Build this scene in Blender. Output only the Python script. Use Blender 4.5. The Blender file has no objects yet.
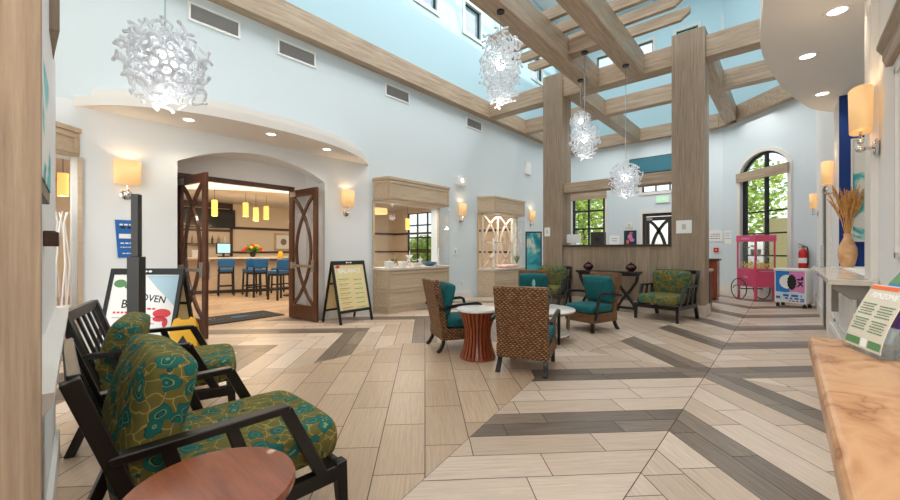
import bpy, bmesh, math, random
from mathutils import Vector, Matrix
random.seed(7)
PI = math.pi
SC = bpy.context.scene
COL = SC.collection

# ------------------------------------------------------------------ helpers
class MB:
    """collects polygons, then links them as ONE mesh object"""
    def __init__(s): s.v = []; s.f = []; s.uv = None
    def add(s, vs, fs):
        n = len(s.v); s.v += [tuple(p) for p in vs]; s.f += [tuple(i + n for i in f) for f in fs]; return s
    def box(s, x0, y0, z0, x1, y1, z1):
        v = [(x, y, z) for x in (x0, x1) for y in (y0, y1) for z in (z0, z1)]
        return s.add(v, [(0, 1, 3, 2), (4, 6, 7, 5), (0, 4, 5, 1), (2, 3, 7, 6), (0, 2, 6, 4), (1, 5, 7, 3)])
    def bar(s, p, q, w, h, up=(0, 0, 1), w2=None, h2=None):
        p = Vector(p); q = Vector(q); d = (q - p).normalized(); up = Vector(up)
        a = d.cross(up)
        if a.length < 1e-4: a = d.cross(Vector((0, 1, 0)))
        a.normalize(); b = a.cross(d)
        w2 = w if w2 is None else w2; h2 = h if h2 is None else h2
        v = []
        for o, ww, hh in ((p, w, h), (q, w2, h2)):
            for i, j in ((-1, -1), (1, -1), (1, 1), (-1, 1)): v.append(o + a * (i * ww / 2) + b * (j * hh / 2))
        return s.add(v, [(0, 3, 2, 1), (4, 5, 6, 7), (0, 1, 5, 4), (1, 2, 6, 5), (2, 3, 7, 6), (3, 0, 4, 7)])
    def path(s, pts, w, h, up=(0, 0, 1)):
        """rectangular section swept along a polyline"""
        pts = [Vector(p) for p in pts]; n = len(pts); v = []; fs = []
        for i, p in enumerate(pts):
            d = (pts[min(i + 1, n - 1)] - pts[max(i - 1, 0)]).normalized()
            a = d.cross(Vector(up)).normalized(); b = a.cross(d)
            for k, j in ((-1, -1), (1, -1), (1, 1), (-1, 1)): v.append(p + a * (k * w / 2) + b * (j * h / 2))
        for i in range(n - 1):
            for k in range(4): fs.append((4 * i + k, 4 * i + (k + 1) % 4, 4 * i + 4 + (k + 1) % 4, 4 * i + 4 + k))
        fs += [(3, 2, 1, 0), tuple(4 * n - 4 + k for k in range(4))]
        return s.add(v, fs)
    def tube(s, pts, r, seg=8):
        pts = [Vector(p) for p in pts]; n = len(pts)
        rs = r if isinstance(r, (list, tuple)) else [r] * n
        d0 = (pts[1] - pts[0]).normalized()
        a = d0.orthogonal().normalized(); v = []; fs = []
        for i, p in enumerate(pts):
            d = (pts[min(i + 1, n - 1)] - pts[max(i - 1, 0)]).normalized()
            a = (a - d * a.dot(d))
            a = a.normalized() if a.length > 1e-6 else d.orthogonal().normalized()
            b = d.cross(a)
            for k in range(seg):
                t = 2 * PI * k / seg; v.append(p + (a * math.cos(t) + b * math.sin(t)) * rs[i])
        for i in range(n - 1):
            for k in range(seg): fs.append((seg * i + k, seg * i + (k + 1) % seg, seg * (i + 1) + (k + 1) % seg, seg * (i + 1) + k))
        fs += [tuple(range(seg))[::-1], tuple(seg * (n - 1) + k for k in range(seg))]
        return s.add(v, fs)
    def lathe(s, prof, seg=24, c=(0, 0, 0), flute=0, nf=0, cap=True):
        v = []; fs = []; n = len(prof)
        for r, z in prof:
            for k in range(seg):
                t = 2 * PI * k / seg; rr = r * (1 + flute * math.cos(nf * t)) if nf else r
                v.append((c[0] + rr * math.cos(t), c[1] + rr * math.sin(t), c[2] + z))
        for i in range(n - 1):
            for k in range(seg): fs.append((seg * i + k, seg * i + (k + 1) % seg, seg * (i + 1) + (k + 1) % seg, seg * (i + 1) + k))
        if cap and prof[0][0] > 1e-4: fs.append(tuple(range(seg))[::-1])
        if cap and prof[-1][0] > 1e-4: fs.append(tuple(seg * (n - 1) + k for k in range(seg)))
        return s.add(v, fs)
    def ext(s, poly, vec):
        vec = Vector(vec); n = len(poly); v = [Vector(p) for p in poly]; v += [p + vec for p in v]
        return s.add(v, [tuple(range(n))[::-1], tuple(range(n, 2 * n))] + [(i, (i + 1) % n, n + (i + 1) % n, n + i) for i in range(n)])
    def prism(s, poly, z0, z1): return s.ext([(x, y, z0) for x, y in poly], (0, 0, z1 - z0))
    def sphere(s, c, r, seg=14, rings=9, sz=1.0):
        return s.lathe([(max(r * math.sin(PI * i / rings), 1e-5), -r * sz * math.cos(PI * i / rings)) for i in range(rings + 1)], seg, c)
    def ring(s, pts, w, h, up=(0, 0, 1)): return s.path(list(pts) + [pts[0]], w, h, up)
    def cushion(s, c, sx, sy, sz, n=8, puff=.32, bulge=.12):
        """soft upholstered box, rounded edges, c = centre"""
        me = bmesh.new(); bmesh.ops.create_cube(me, size=2)
        bmesh.ops.subdivide_edges(me, edges=me.edges[:], cuts=n, use_grid_fill=True)
        v = []
        for q in me.verts:
            x, y, z = q.co
            e = max(abs(x), abs(y))
            th = (1 - puff * max(0, e - .55) ** 1.5 / .45 ** 1.5)
            th += bulge * (1 - x * x) * (1 - y * y)
            k = 1 - .05 * z * z
            cr = 1 - .06 * (x * y) ** 4
            v.append((c[0] + x * sx / 2 * k * cr, c[1] + y * sy / 2 * k * cr, c[2] + z * sz / 2 * th))
        me.verts.index_update()
        s.add(v, [tuple(q.index for q in f.verts) for f in me.faces]); me.free(); return s
    def xf(s, M):
        s.v = [tuple(M @ Vector(p)) for p in s.v]; return s
    def build(s, name, mat, parent=None, smooth=False, bevel=0, seg=2, org=None, ang=None, sub=0):
        me = bpy.data.meshes.new(name)
        if org is not None: s.v = [(p[0] - org[0], p[1] - org[1], p[2] - org[2]) for p in s.v]
        me.from_pydata(s.v, [], s.f)
        bm = bmesh.new(); bm.from_mesh(me); bmesh.ops.recalc_face_normals(bm, faces=bm.faces[:]); bm.to_mesh(me); bm.free()
        o = bpy.data.objects.new(name, me); COL.objects.link(o)
        if mat: me.materials.append(mat)
        if parent is not None: o.parent = parent
        if smooth:
            for p in me.polygons: p.use_smooth = True
            me.set_sharp_from_angle(angle=math.radians(ang or 40))
        if bevel:
            m = o.modifiers.new('Bevel', 'BEVEL'); m.width = bevel; m.segments = seg; m.limit_method = 'ANGLE'
            m.angle_limit = math.radians(35)
        if sub:
            m = o.modifiers.new('Sub', 'SUBSURF'); m.levels = sub; m.render_levels = sub
        return o

def tag(o, label, cat, group=None, kind=None):
    o['label'] = label; o['category'] = cat
    if group: o['group'] = group
    if kind: o['kind'] = kind
    return o
def thing(name, label, cat, loc=(0, 0, 0), rot=0, group=None):
    o = bpy.data.objects.new(name, None); COL.objects.link(o); o.empty_display_size = .1
    o.location = loc; o.rotation_euler = (0, 0, math.radians(rot))
    return tag(o, label, cat, group)
def st(o): o['kind'] = 'structure'; return o
def empty_st(name, loc=(0, 0, 0), rot=0):
    o = bpy.data.objects.new(name, None); COL.objects.link(o); o.location = loc; o.rotation_euler = (0, 0, math.radians(rot)); return st(o)
def copy_tree(o, parent=None):
    c = o.copy(); COL.objects.link(c)
    if parent is not None: c.parent = parent
    for ch in list(o.children): copy_tree(ch, c)
    return c
def dup(o, loc, rot, label):
    c = copy_tree(o); c.location = loc; c.rotation_euler = (0, 0, math.radians(rot)); c['label'] = label; return c
def text(name, body, size, mat, parent, M, ext=.001, align='CENTER', shear=0):
    cu = bpy.data.curves.new(name, 'FONT'); cu.body = body; cu.size = size; cu.extrude = ext; cu.align_x = align; cu.align_y = 'CENTER'
    cu.shear = shear; cu.resolution_u = 2; cu.offset = size * .012; cu.space_character = 1.0
    t = bpy.data.objects.new(name, cu); COL.objects.link(t)
    me = bpy.data.meshes.new_from_object(t.evaluated_get(bpy.context.evaluated_depsgraph_get()))
    bpy.data.objects.remove(t); bpy.data.curves.remove(cu)
    me.transform(M); me.materials.clear(); me.materials.append(mat)
    o = bpy.data.objects.new(name, me); COL.objects.link(o); o.parent = parent; return o
def frameM(o, x, y):
    """matrix whose local x,y axes are the given world directions"""
    x = Vector(x).normalized(); y = Vector(y); y = (y - x * y.dot(x)).normalized(); z = x.cross(y)
    return Matrix(((x.x, y.x, z.x, o[0]), (x.y, y.y, z.y, o[1]), (x.z, y.z, z.z, o[2]), (0, 0, 0, 1)))
def srgb(r, g, b):
    f = lambda c: (c / 255 / 12.92) if c / 255 <= .04045 else ((c / 255 + .055) / 1.055) ** 2.4
    return (f(r), f(g), f(b), 1)

# ------------------------------------------------------------------ materials
def mat(name, col, rough=.5, metal=0, spec=.5, emit=None, es=0, trans=0, coat=0):
    m = bpy.data.materials.new(name); m.use_nodes = True
    b = m.node_tree.nodes['Principled BSDF']
    b.inputs['Base Color'].default_value = col; b.inputs['Roughness'].default_value = rough; b.inputs['Metallic'].default_value = metal
    b.inputs['Specular IOR Level'].default_value = spec; b.inputs['Transmission Weight'].default_value = trans
    b.inputs['Coat Weight'].default_value = coat
    if emit: b.inputs['Emission Color'].default_value = emit; b.inputs['Emission Strength'].default_value = es
    return m
def nodes(m):
    t = m.node_tree; return t, t.nodes, t.links, t.nodes['Principled BSDF']
def ramp(N, stops, interp='LINEAR'):
    r = N.new('ShaderNodeValToRGB'); e = r.color_ramp.elements; r.color_ramp.interpolation = interp
    while len(e) < len(stops): e.new(.5)
    for k, (p, c) in zip(e, stops): k.position = p; k.color = c
    return r
def wood(name, dark, light, axis='x', scale=6, stretch=14, rough=.5, coat=0, coords='Object', contrast=(.3, .7), bump=.0):
    m = mat(name, light, rough, coat=coat); t, N, L, b = nodes(m)
    tc = N.new('ShaderNodeTexCoord'); mp = N.new('ShaderNodeMapping')
    sc = [scale, scale, scale]; sc['xyz'.index(axis)] = scale / stretch; mp.inputs['Scale'].default_value = sc
    L.new(tc.outputs[coords], mp.inputs['Vector'])
    n1 = N.new('ShaderNodeTexNoise'); n1.inputs['Scale'].default_value = 3; n1.inputs['Detail'].default_value = 9; n1.inputs['Roughness'].default_value = .72; n1.inputs['Distortion'].default_value = .35
    L.new(mp.outputs[0], n1.inputs['Vector'])
    r = ramp(N, [(contrast[0], dark), (contrast[1], light)]); L.new(n1.outputs['Fac'], r.inputs[0]); L.new(r.outputs[0], b.inputs['Base Color'])
    if bump:
        bp = N.new('ShaderNodeBump'); bp.inputs['Strength'].default_value = bump; bp.inputs['Distance'].default_value = .002
        L.new(n1.outputs['Fac'], bp.inputs['Height']); L.new(bp.outputs[0], b.inputs['Normal'])
    return m
def planked(name, dark, light, w=.14, rough=.5):
    """vertical wood cladding: grain along z plus a slight tone per board"""
    m = wood(name, dark, light, 'z', 12, 26, rough); t, N, L, b = nodes(m)
    r = [n for n in N if n.bl_idname == 'ShaderNodeValToRGB'][0]
    tc = N.new('ShaderNodeTexCoord'); sp = N.new('ShaderNodeSeparateXYZ'); L.new(tc.outputs['Object'], sp.inputs[0])
    ad = N.new('ShaderNodeMath'); ad.operation = 'ADD'; L.new(sp.outputs[0], ad.inputs[0]); L.new(sp.outputs[1], ad.inputs[1])
    dv = N.new('ShaderNodeMath'); dv.operation = 'DIVIDE'; L.new(ad.outputs[0], dv.inputs[0]); dv.inputs[1].default_value = w
    fl = N.new('ShaderNodeMath'); fl.operation = 'FLOOR'; L.new(dv.outputs[0], fl.inputs[0])
    wn = N.new('ShaderNodeTexWhiteNoise'); wn.noise_dimensions = '1D'; L.new(fl.outputs[0], wn.inputs['W'])
    mr = N.new('ShaderNodeMapRange'); mr.inputs[3].default_value = .86; mr.inputs[4].default_value = 1.12; L.new(wn.outputs['Value'], mr.inputs[0])
    mx = N.new('ShaderNodeMix'); mx.data_type = 'RGBA'; mx.blend_type = 'MULTIPLY'; mx.inputs[0].default_value = 1
    L.new(r.outputs[0], mx.inputs[6]); L.new(mr.outputs[0], mx.inputs[7]); L.new(mx.outputs[2], b.inputs['Base Color'])
    return m
def paint(name, col, rough=.7):
    m = mat(name, col, rough, spec=.3); t, N, L, b = nodes(m)
    n = N.new('ShaderNodeTexNoise'); n.inputs['Scale'].default_value = 180; n.inputs['Detail'].default_value = 2
    bp = N.new('ShaderNodeBump'); bp.inputs['Strength'].default_value = .06; bp.inputs['Distance'].default_value = .003
    L.new(n.outputs['Fac'], bp.inputs['Height']); L.new(bp.outputs[0], b.inputs['Normal']); return m
def floor_mat(name, stops, grain=1.0, rough=.32):
    m = mat(name, stops[0], rough); t, N, L, b = nodes(m)
    at = N.new('ShaderNodeAttribute'); at.attribute_name = 'tone'
    r = ramp(N, [(i / (len(stops) - 1), c) for i, c in enumerate(stops)]); L.new(at.outputs['Fac'], r.inputs[0])
    uv = N.new('ShaderNodeTexCoord'); mp = N.new('ShaderNodeMapping'); mp.inputs['Scale'].default_value = (1.4, 30, 1); L.new(uv.outputs['UV'], mp.inputs[0])
    n = N.new('ShaderNodeTexNoise'); n.inputs['Scale'].default_value = 2.2; n.inputs['Detail'].default_value = 6; n.inputs['Roughness'].default_value = .7; n.inputs['Distortion'].default_value = .5
    L.new(mp.outputs[0], n.inputs['Vector'])
    mr = N.new('ShaderNodeMapRange'); mr.inputs[1].default_value = .25; mr.inputs[2].default_value = .75
    mr.inputs[3].default_value = 1 - .3 * grain; mr.inputs[4].default_value = 1 + .22 * grain; L.new(n.outputs['Fac'], mr.inputs[0])
    mx = N.new('ShaderNodeMix'); mx.data_type = 'RGBA'; mx.blend_type = 'MULTIPLY'; mx.inputs[0].default_value = 1
    L.new(r.outputs[0], mx.inputs[6]); L.new(mr.outputs[0], mx.inputs[7]); L.new(mx.outputs[2], b.inputs['Base Color'])
    m2 = N.new('ShaderNodeMapRange'); m2.inputs[3].default_value = rough - .06; m2.inputs[4].default_value = rough + .1; L.new(n.outputs['Fac'], m2.inputs[0]); L.new(m2.outputs[0], b.inputs['Roughness'])
    return m
def thin_glass(name, tint=(1, 1, 1, 1), refl=.5):
    m = bpy.data.materials.new(name); m.use_nodes = True; t = m.node_tree; N = t.nodes; L = t.links
    N.remove(N['Principled BSDF']); o = N['Material Output']
    tr = N.new('ShaderNodeBsdfTransparent'); tr.inputs[0].default_value = tint
    gl = N.new('ShaderNodeBsdfGlossy'); gl.inputs['Roughness'].default_value = .02
    fr = N.new('ShaderNodeLayerWeight'); fr.inputs[0].default_value = .5
    pw = N.new('ShaderNodeMath'); pw.operation = 'POWER'; pw.inputs[1].default_value = 5; L.new(fr.outputs['Facing'], pw.inputs[0])
    mu = N.new('ShaderNodeMath'); mu.operation = 'MULTIPLY_ADD'; mu.inputs[1].default_value = refl; mu.inputs[2].default_value = .035 * refl * 2; L.new(pw.outputs[0], mu.inputs[0])
    mi = N.new('ShaderNodeMixShader'); L.new(mu.outputs[0], mi.inputs[0]); L.new(tr.outputs[0], mi.inputs[1]); L.new(gl.outputs[0], mi.inputs[2])
    L.new(mi.outputs[0], o.inputs[0]); return m
def murano(name):
    """milky clear art glass"""
    m = bpy.data.materials.new(name); m.use_nodes = True; t = m.node_tree; N = t.nodes; L = t.links
    N.remove(N['Principled BSDF']); o = N['Material Output']
    tr = N.new('ShaderNodeBsdfTransparent'); df = N.new('ShaderNodeBsdfDiffuse'); df.inputs[0].default_value = (.95, .97, 1, 1)
    tl = N.new('ShaderNodeBsdfTranslucent'); tl.inputs[0].default_value = (.95, .97, 1, 1)
    gl = N.new('ShaderNodeBsdfGlossy'); gl.inputs['Roughness'].default_value = .06
    a = N.new('ShaderNodeMixShader'); a.inputs[0].default_value = .5; L.new(df.outputs[0], a.inputs[1]); L.new(tl.outputs[0], a.inputs[2])
    b = N.new('ShaderNodeMixShader'); b.inputs[0].default_value = .84; L.new(tr.outputs[0], b.inputs[1]); L.new(a.outputs[0], b.inputs[2])
    lw = N.new('ShaderNodeLayerWeight'); lw.inputs[0].default_value = .25
    c = N.new('ShaderNodeMixShader'); ml = N.new('ShaderNodeMath'); ml.operation = 'MULTIPLY'; ml.inputs[1].default_value = .5; L.new(lw.outputs['Facing'], ml.inputs[0]); L.new(ml.outputs[0], c.inputs[0]); L.new(b.outputs[0], c.inputs[1]); L.new(gl.outputs[0], c.inputs[2])
    L.new(c.outputs[0], o.inputs[0]); return m
def flower_fabric(name):
    m = mat(name, srgb(120, 110, 50), .85, spec=.15); t, N, L, b = nodes(m)
    tc = N.new('ShaderNodeTexCoord'); nz = N.new('ShaderNodeTexNoise'); nz.inputs['Scale'].default_value = 9; L.new(tc.outputs['Object'], nz.inputs['Vector'])
    wr = N.new('ShaderNodeMix'); wr.data_type = 'RGBA'; wr.blend_type = 'LINEAR_LIGHT'; wr.inputs[0].default_value = .05
    L.new(tc.outputs['Object'], wr.inputs[6]); L.new(nz.outputs['Color'], wr.inputs[7])
    v = N.new('ShaderNodeTexVoronoi'); v.inputs['Scale'].default_value = 12; L.new(wr.outputs[2], v.inputs['Vector'])
    ve = N.new('ShaderNodeTexVoronoi'); ve.inputs['Scale'].default_value = 15; ve.feature = 'DISTANCE_TO_EDGE'; L.new(wr.outputs[2], ve.inputs['Vector'])
    olive = srgb(110, 106, 58); must = srgb(168, 148, 84); teal = srgb(34, 104, 98); dteal = srgb(28, 74, 72); pale = srgb(128, 150, 104)
    rb = ramp(N, [(0, must), (.018, must), (.032, olive), (1, srgb(98, 92, 50))]); L.new(ve.outputs['Distance'], rb.inputs[0])
    rt = ramp(N, [(0, pale), (.10, teal), (.2, dteal), (.25, pale), (.28, teal), (.44, dteal), (1, teal)], 'CONSTANT'); L.new(v.outputs['Distance'], rt.inputs[0])
    fac = N.new('ShaderNodeMath'); fac.operation = 'LESS_THAN'; fac.inputs[1].default_value = .47; L.new(v.outputs['Distance'], fac.inputs[0])
    sp = N.new('ShaderNodeSeparateColor'); L.new(v.outputs['Color'], sp.inputs[0])
    g2 = N.new('ShaderNodeMath'); g2.operation = 'GREATER_THAN'; g2.inputs[1].default_value = .22; L.new(sp.outputs[0], g2.inputs[0])
    ml = N.new('ShaderNodeMath'); ml.operation = 'MULTIPLY'; L.new(fac.outputs[0], ml.inputs[0]); L.new(g2.outputs[0], ml.inputs[1])
    mx = N.new('ShaderNodeMix'); mx.data_type = 'RGBA'; L.new(ml.outputs[0], mx.inputs[0]); L.new(rb.outputs[0], mx.inputs[6]); L.new(rt.outputs[0], mx.inputs[7])
    L.new(mx.outputs[2], b.inputs['Base Color']); return m
def wicker(name):
    m = mat(name, srgb(130, 84, 44), .55); t, N, L, b = nodes(m)
    tc = N.new('ShaderNodeTexCoord'); sp = N.new('ShaderNodeSeparateXYZ'); L.new(tc.outputs['Object'], sp.inputs[0])
    ad = N.new('ShaderNodeMath'); ad.operation = 'ADD'; L.new(sp.outputs[0], ad.inputs[0]); L.new(sp.outputs[1], ad.inputs[1])
    cb = N.new('ShaderNodeCombineXYZ'); L.new(ad.outputs[0], cb.inputs[0]); L.new(sp.outputs[2], cb.inputs[1])
    def mt(op, x, y=None):
        q = N.new('ShaderNodeMath'); q.operation = op
        for i, k in enumerate((x, y)):
            if k is None: continue
            if isinstance(k, (int, float)): q.inputs[i].default_value = k
            else: L.new(k, q.inputs[i])
        return q.outputs[0]
    n0 = N.new('ShaderNodeTexNoise'); n0.inputs['Scale'].default_value = 14; L.new(tc.outputs['Object'], n0.inputs['Vector']); wob = mt('MULTIPLY', n0.outputs['Fac'], .022)
    zz = mt('DIVIDE', mt('ADD', sp.outputs[2], wob), .0205); row = mt('FLOOR', zz); xx = mt('ADD', mt('DIVIDE', mt('ADD', ad.outputs[0], wob), .046), mt('MULTIPLY', row, .5))
    hx_ = mt('ABSOLUTE', mt('SINE', mt('MULTIPLY', xx, PI))); hz_ = mt('ABSOLUTE', mt('SINE', mt('MULTIPLY', zz, PI)))
    nz = N.new('ShaderNodeTexNoise'); nz.inputs['Scale'].default_value = 26; nz.inputs['Detail'].default_value = 3; L.new(tc.outputs['Object'], nz.inputs['Vector'])
    hh = mt('MULTIPLY', mt('POWER', hx_, .6), mt('POWER', hz_, .7)); cc = mt('MULTIPLY', hh, mt('ADD', mt('MULTIPLY', nz.outputs['Fac'], 1.5), .2))
    r = ramp(N, [(0, srgb(34, 19, 10)), (.3, srgb(78, 46, 23)), (.65, srgb(128, 84, 44)), (1, srgb(186, 140, 88))]); L.new(cc, r.inputs[0]); L.new(r.outputs[0], b.inputs['Base Color'])
    bp = N.new('ShaderNodeBump'); bp.inputs['Strength'].default_value = .8; bp.inputs['Distance'].default_value = .01
    L.new(hh, bp.inputs['Height']); L.new(bp.outputs[0], b.inputs['Normal']); return m
def blotch(name, stops, scale=3, detail=3, rough=.5, dist=1.0, coords='Object'):
    m = mat(name, stops[0][1], rough); t, N, L, b = nodes(m)
    tc = N.new('ShaderNodeTexCoord'); n = N.new('ShaderNodeTexNoise'); n.inputs['Scale'].default_value = scale; n.inputs['Detail'].default_value = detail; n.inputs['Distortion'].default_value = dist
    L.new(tc.outputs[coords], n.inputs['Vector']); r = ramp(N, stops); L.new(n.outputs['Fac'], r.inputs[0]); L.new(r.outputs[0], b.inputs['Base Color']); return m

OAK_D, OAK_L = srgb(138, 117, 96), srgb(196, 174, 149)
M = {}
M['oak_x'] = wood('weathered oak x', OAK_D, OAK_L, 'x', 7, 16)
M['oak_y'] = wood('weathered oak y', OAK_D, OAK_L, 'y', 7, 16)
M['oak_z'] = planked('weathered oak boards', srgb(126, 107, 88), srgb(180, 158, 134))
M['case_x'] = wood('pale case oak', srgb(182, 160, 134), srgb(206, 186, 160), 'y', 9, 10)
M['white_oak'] = wood('white washed oak', srgb(196, 180, 162), srgb(226, 214, 200), 'y', 5, 8)
M['blue'] = paint('blue paint lit tone', srgb(211, 222, 227))  # the one wall paint, lightened as if washed by warm lamps
M['cyan'] = paint('blue paint dim tone', srgb(178, 208, 218))  # same wall paint, kept deeper where less light falls
M['white'] = paint('white paint', srgb(236, 236, 236))
M['offwhite'] = paint('warm white paint', srgb(230, 226, 221))
M['trimw'] = mat('white trim', srgb(226, 222, 216), .45)
M['louvre'] = mat('grey louvre', srgb(168, 168, 168), .5)
M['casing'] = mat('grey window casing', srgb(196, 204, 204), .5)
M['navy'] = paint('navy paint', srgb(24, 58, 128))
M['beige'] = paint('beige paint', srgb(232, 218, 198))
M['light'] = floor_mat('pale wood tile', [srgb(194, 171, 150), srgb(210, 188, 168), srgb(222, 203, 185)], .8)
M['dark'] = floor_mat('grey wood tile', [srgb(112, 98, 86), srgb(126, 110, 98), srgb(142, 126, 112)], 1.9)
M['big'] = floor_mat('tan wood tile', [srgb(182, 153, 126), srgb(195, 167, 140), srgb(206, 179, 153)], .8)
M['grout'] = mat('grout', srgb(92, 80, 70), .8)
M['barfloor'] = floor_mat('bar wood tile', [srgb(176, 146, 116), srgb(196, 166, 134), srgb(208, 180, 150)], .8)
M['ebony'] = mat('ebony lacquer', srgb(26, 22, 21), .28, spec=.5)
M['black'] = mat('satin black', srgb(20, 20, 21), .4)
M['steel'] = mat('brushed steel', srgb(190, 188, 184), .3, 1)
M['chrome'] = mat('chrome', srgb(215, 215, 215), .08, 1)
M['bronze'] = mat('bronze metal', srgb(138, 122, 104), .35, .8)
M['walnut'] = wood('door walnut', srgb(58, 30, 16), srgb(104, 58, 32), 'z', 8, 10, .35, .3)
M['cherry_z'] = wood('cherry slats', srgb(112, 48, 24), srgb(164, 80, 42), 'z', 8, 10, .35, .2)
M['cherry_x'] = wood('cherry table top', srgb(104, 48, 22), srgb(152, 80, 44), 'x', 4, 9, .25, .4)
M['darkwood'] = wood('dark wood', srgb(50, 28, 18), srgb(86, 50, 32), 'z', 8, 10, .35)
M['flower'] = flower_fabric('leaf print upholstery')
M['wicker'] = wicker('woven wicker')
M['teal'] = blotch('teal fabric', [(.3, srgb(6, 84, 90)), (.7, srgb(12, 106, 110))], 40, 2, .85)
M['stone'] = blotch('white stone top', [(.35, srgb(228, 224, 218)), (.7, srgb(246, 244, 240))], 5, 4, .2)
M['marble'] = blotch('marble ledge', [(.3, srgb(196, 184, 168)), (.7, srgb(230, 222, 210))], 5, 6, .15)
M['glass'] = thin_glass('clear glass')
M['winglass'] = thin_glass('window glass', (.95, .98, .98, 1), .25)
M['acryl'] = thin_glass('clear acrylic', (.93, .96, .97, 1), .8)
M['murano'] = murano('milky art glass')
M['globe'] = mat('lit globe', (1, 1, 1, 1), .4, emit=(1, .97, .93, 1), es=7.0)
M['shade'] = mat('lit lamp shade', srgb(236, 196, 138), .7, emit=(1, .60, .27, 1), es=.42)
M['downlight'] = mat('lit downlight lens', (1, 1, 1, 1), .4, emit=(1, .9, .75, 1), es=8)
M['pend'] = mat('lit amber pendant glass', srgb(255, 190, 70), .4, emit=(1, .55, .15, 1), es=1.0)
M['yellow'] = mat('yellow plastic', srgb(236, 176, 20), .4)
M['pink'] = mat('pink enamel', srgb(226, 82, 122), .35)
M['red'] = mat('red enamel', srgb(200, 26, 30), .3)
M['skyblue'] = mat('sky blue print', srgb(36, 128, 206), .5)
M['pinkprint'] = mat('pink print', srgb(226, 140, 196), .5)
M['whitep'] = mat('white plastic', srgb(238, 238, 236), .4)
M['paper'] = mat('white paper', srgb(240, 240, 238), .7)
M['bluesign'] = mat('blue sign', srgb(30, 100, 176), .5)
M['dkgrey'] = mat('dark grey metal', srgb(58, 52, 48), .45, .3)
M['mullion'] = mat('black window metal', srgb(24, 24, 26), .4)
M['ink'] = mat('black ink', srgb(30, 28, 30), .6)
M['redink'] = mat('red ink', srgb(214, 60, 70), .6)
M['greenink'] = mat('green ink', srgb(90, 140, 92), .6)
M['orangeink'] = mat('orange ink', srgb(236, 110, 60), .6)
M['purpleink'] = mat('purple ink', srgb(120, 78, 160), .6)
M['barblue'] = mat('bar stool blue vinyl', srgb(28, 92, 140), .4)
M['screen'] = mat('lit screen', srgb(120, 170, 190), .3, emit=(.35, .6, .72, 1), es=.8)
M['tvblack'] = mat('tv screen', srgb(10, 9, 10), .15)
M['leafg'] = blotch('leaf green', [(.3, srgb(50, 96, 40)), (.7, srgb(110, 150, 60))], 6, 2, .7)
M['canopyg'] = blotch('tree foliage', [(.3, srgb(110, 150, 60)), (.55, srgb(176, 196, 80)), (.75, srgb(214, 218, 120))], 2.2, 5, .8)
M['bark'] = mat('bark', srgb(110, 90, 66), .9)
M['lawn'] = mat('lawn', srgb(150, 160, 100), .9)
M['tanwall'] = paint('tan stucco', srgb(205, 186, 140))
M['rail_blk'] = M['black']
M['pampas'] = blotch('dried pampas', [(.3, srgb(206, 144, 74)), (.7, srgb(236, 190, 120))], 60, 2, .9)
M['vase'] = blotch('vase ceramic', [(.3, srgb(206, 150, 100)), (.7, srgb(234, 190, 146))], 9, 5, .4)
M['urn'] = mat('dark red ceramic', srgb(64, 30, 28), .25)
M['tealglass'] = mat('pale teal glass', srgb(150, 200, 194), .08, trans=.35)
M['mat'] = blotch('black door mat', [(.4, srgb(30, 30, 33)), (.75, srgb(44, 44, 50))], 8, 2, .9)
# counter burl
m = mat('burl counter laminate', srgb(205, 160, 118), .28); t, N, L, b = nodes(m)
tc = N.new('ShaderNodeTexCoord'); mp = N.new('ShaderNodeMapping'); mp.inputs['Scale'].default_value = (4, 1.6, 4); L.new(tc.outputs['Object'], mp.inputs[0])
n = N.new('ShaderNodeTexNoise'); n.inputs['Scale'].default_value = 2.2; n.inputs['Detail'].default_value = 5; n.inputs['Distortion'].default_value = 1.6; L.new(mp.outputs[0], n.inputs['Vector'])
mu = N.new('ShaderNodeMath'); mu.operation = 'MULTIPLY'; mu.inputs[1].default_value = 9; L.new(n.outputs['Fac'], mu.inputs[0])
fr = N.new('ShaderNodeMath'); fr.operation = 'PINGPONG'; fr.inputs[1].default_value = 1; L.new(mu.outputs[0], fr.inputs[0])
r = ramp(N, [(0, srgb(140, 90, 54)), (.12, srgb(176, 124, 82)), (.6, srgb(194, 144, 102)), (1, srgb(202, 156, 114))]); L.new(fr.outputs[0], r.inputs[0]); L.new(r.outputs[0], b.inputs['Base Color'])
M['burl'] = m
# posters
M['menu'] = blotch('menu print', [(.3, srgb(226, 220, 150)), (.5, srgb(232, 208, 160)), (.6, srgb(220, 224, 166)), (.75, srgb(228, 184, 156))], 3, 3, .5)
M['seaprint'] = blotch('sea print', [(.25, srgb(20, 90, 120)), (.42, srgb(40, 150, 170)), (.55, srgb(90, 190, 196)), (.62, srgb(226, 226, 210)), (.7, srgb(196, 60, 60))], 2.6, 4, .35)
M['fruitprint'] = blotch('drink print', [(.3, srgb(236, 238, 240)), (.58, srgb(240, 232, 234)), (.64, srgb(226, 90, 100)), (.7, srgb(232, 200, 204))], 3.2, 4, .5)
M['artprint'] = blotch('abstract art', [(.3, srgb(238, 240, 238)), (.5, srgb(232, 236, 232)), (.56, srgb(90, 196, 200)), (.64, srgb(20, 150, 160)), (.7, srgb(236, 236, 232))], 4, 5, .6, .6)
M['flyer'] = mat('flyer paper', srgb(216, 208, 190), .5)
M['pinkgreen'] = blotch('wall print', [(.35, srgb(210, 190, 160)), (.6, srgb(170, 160, 130))], 8, 3, .6)

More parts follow.
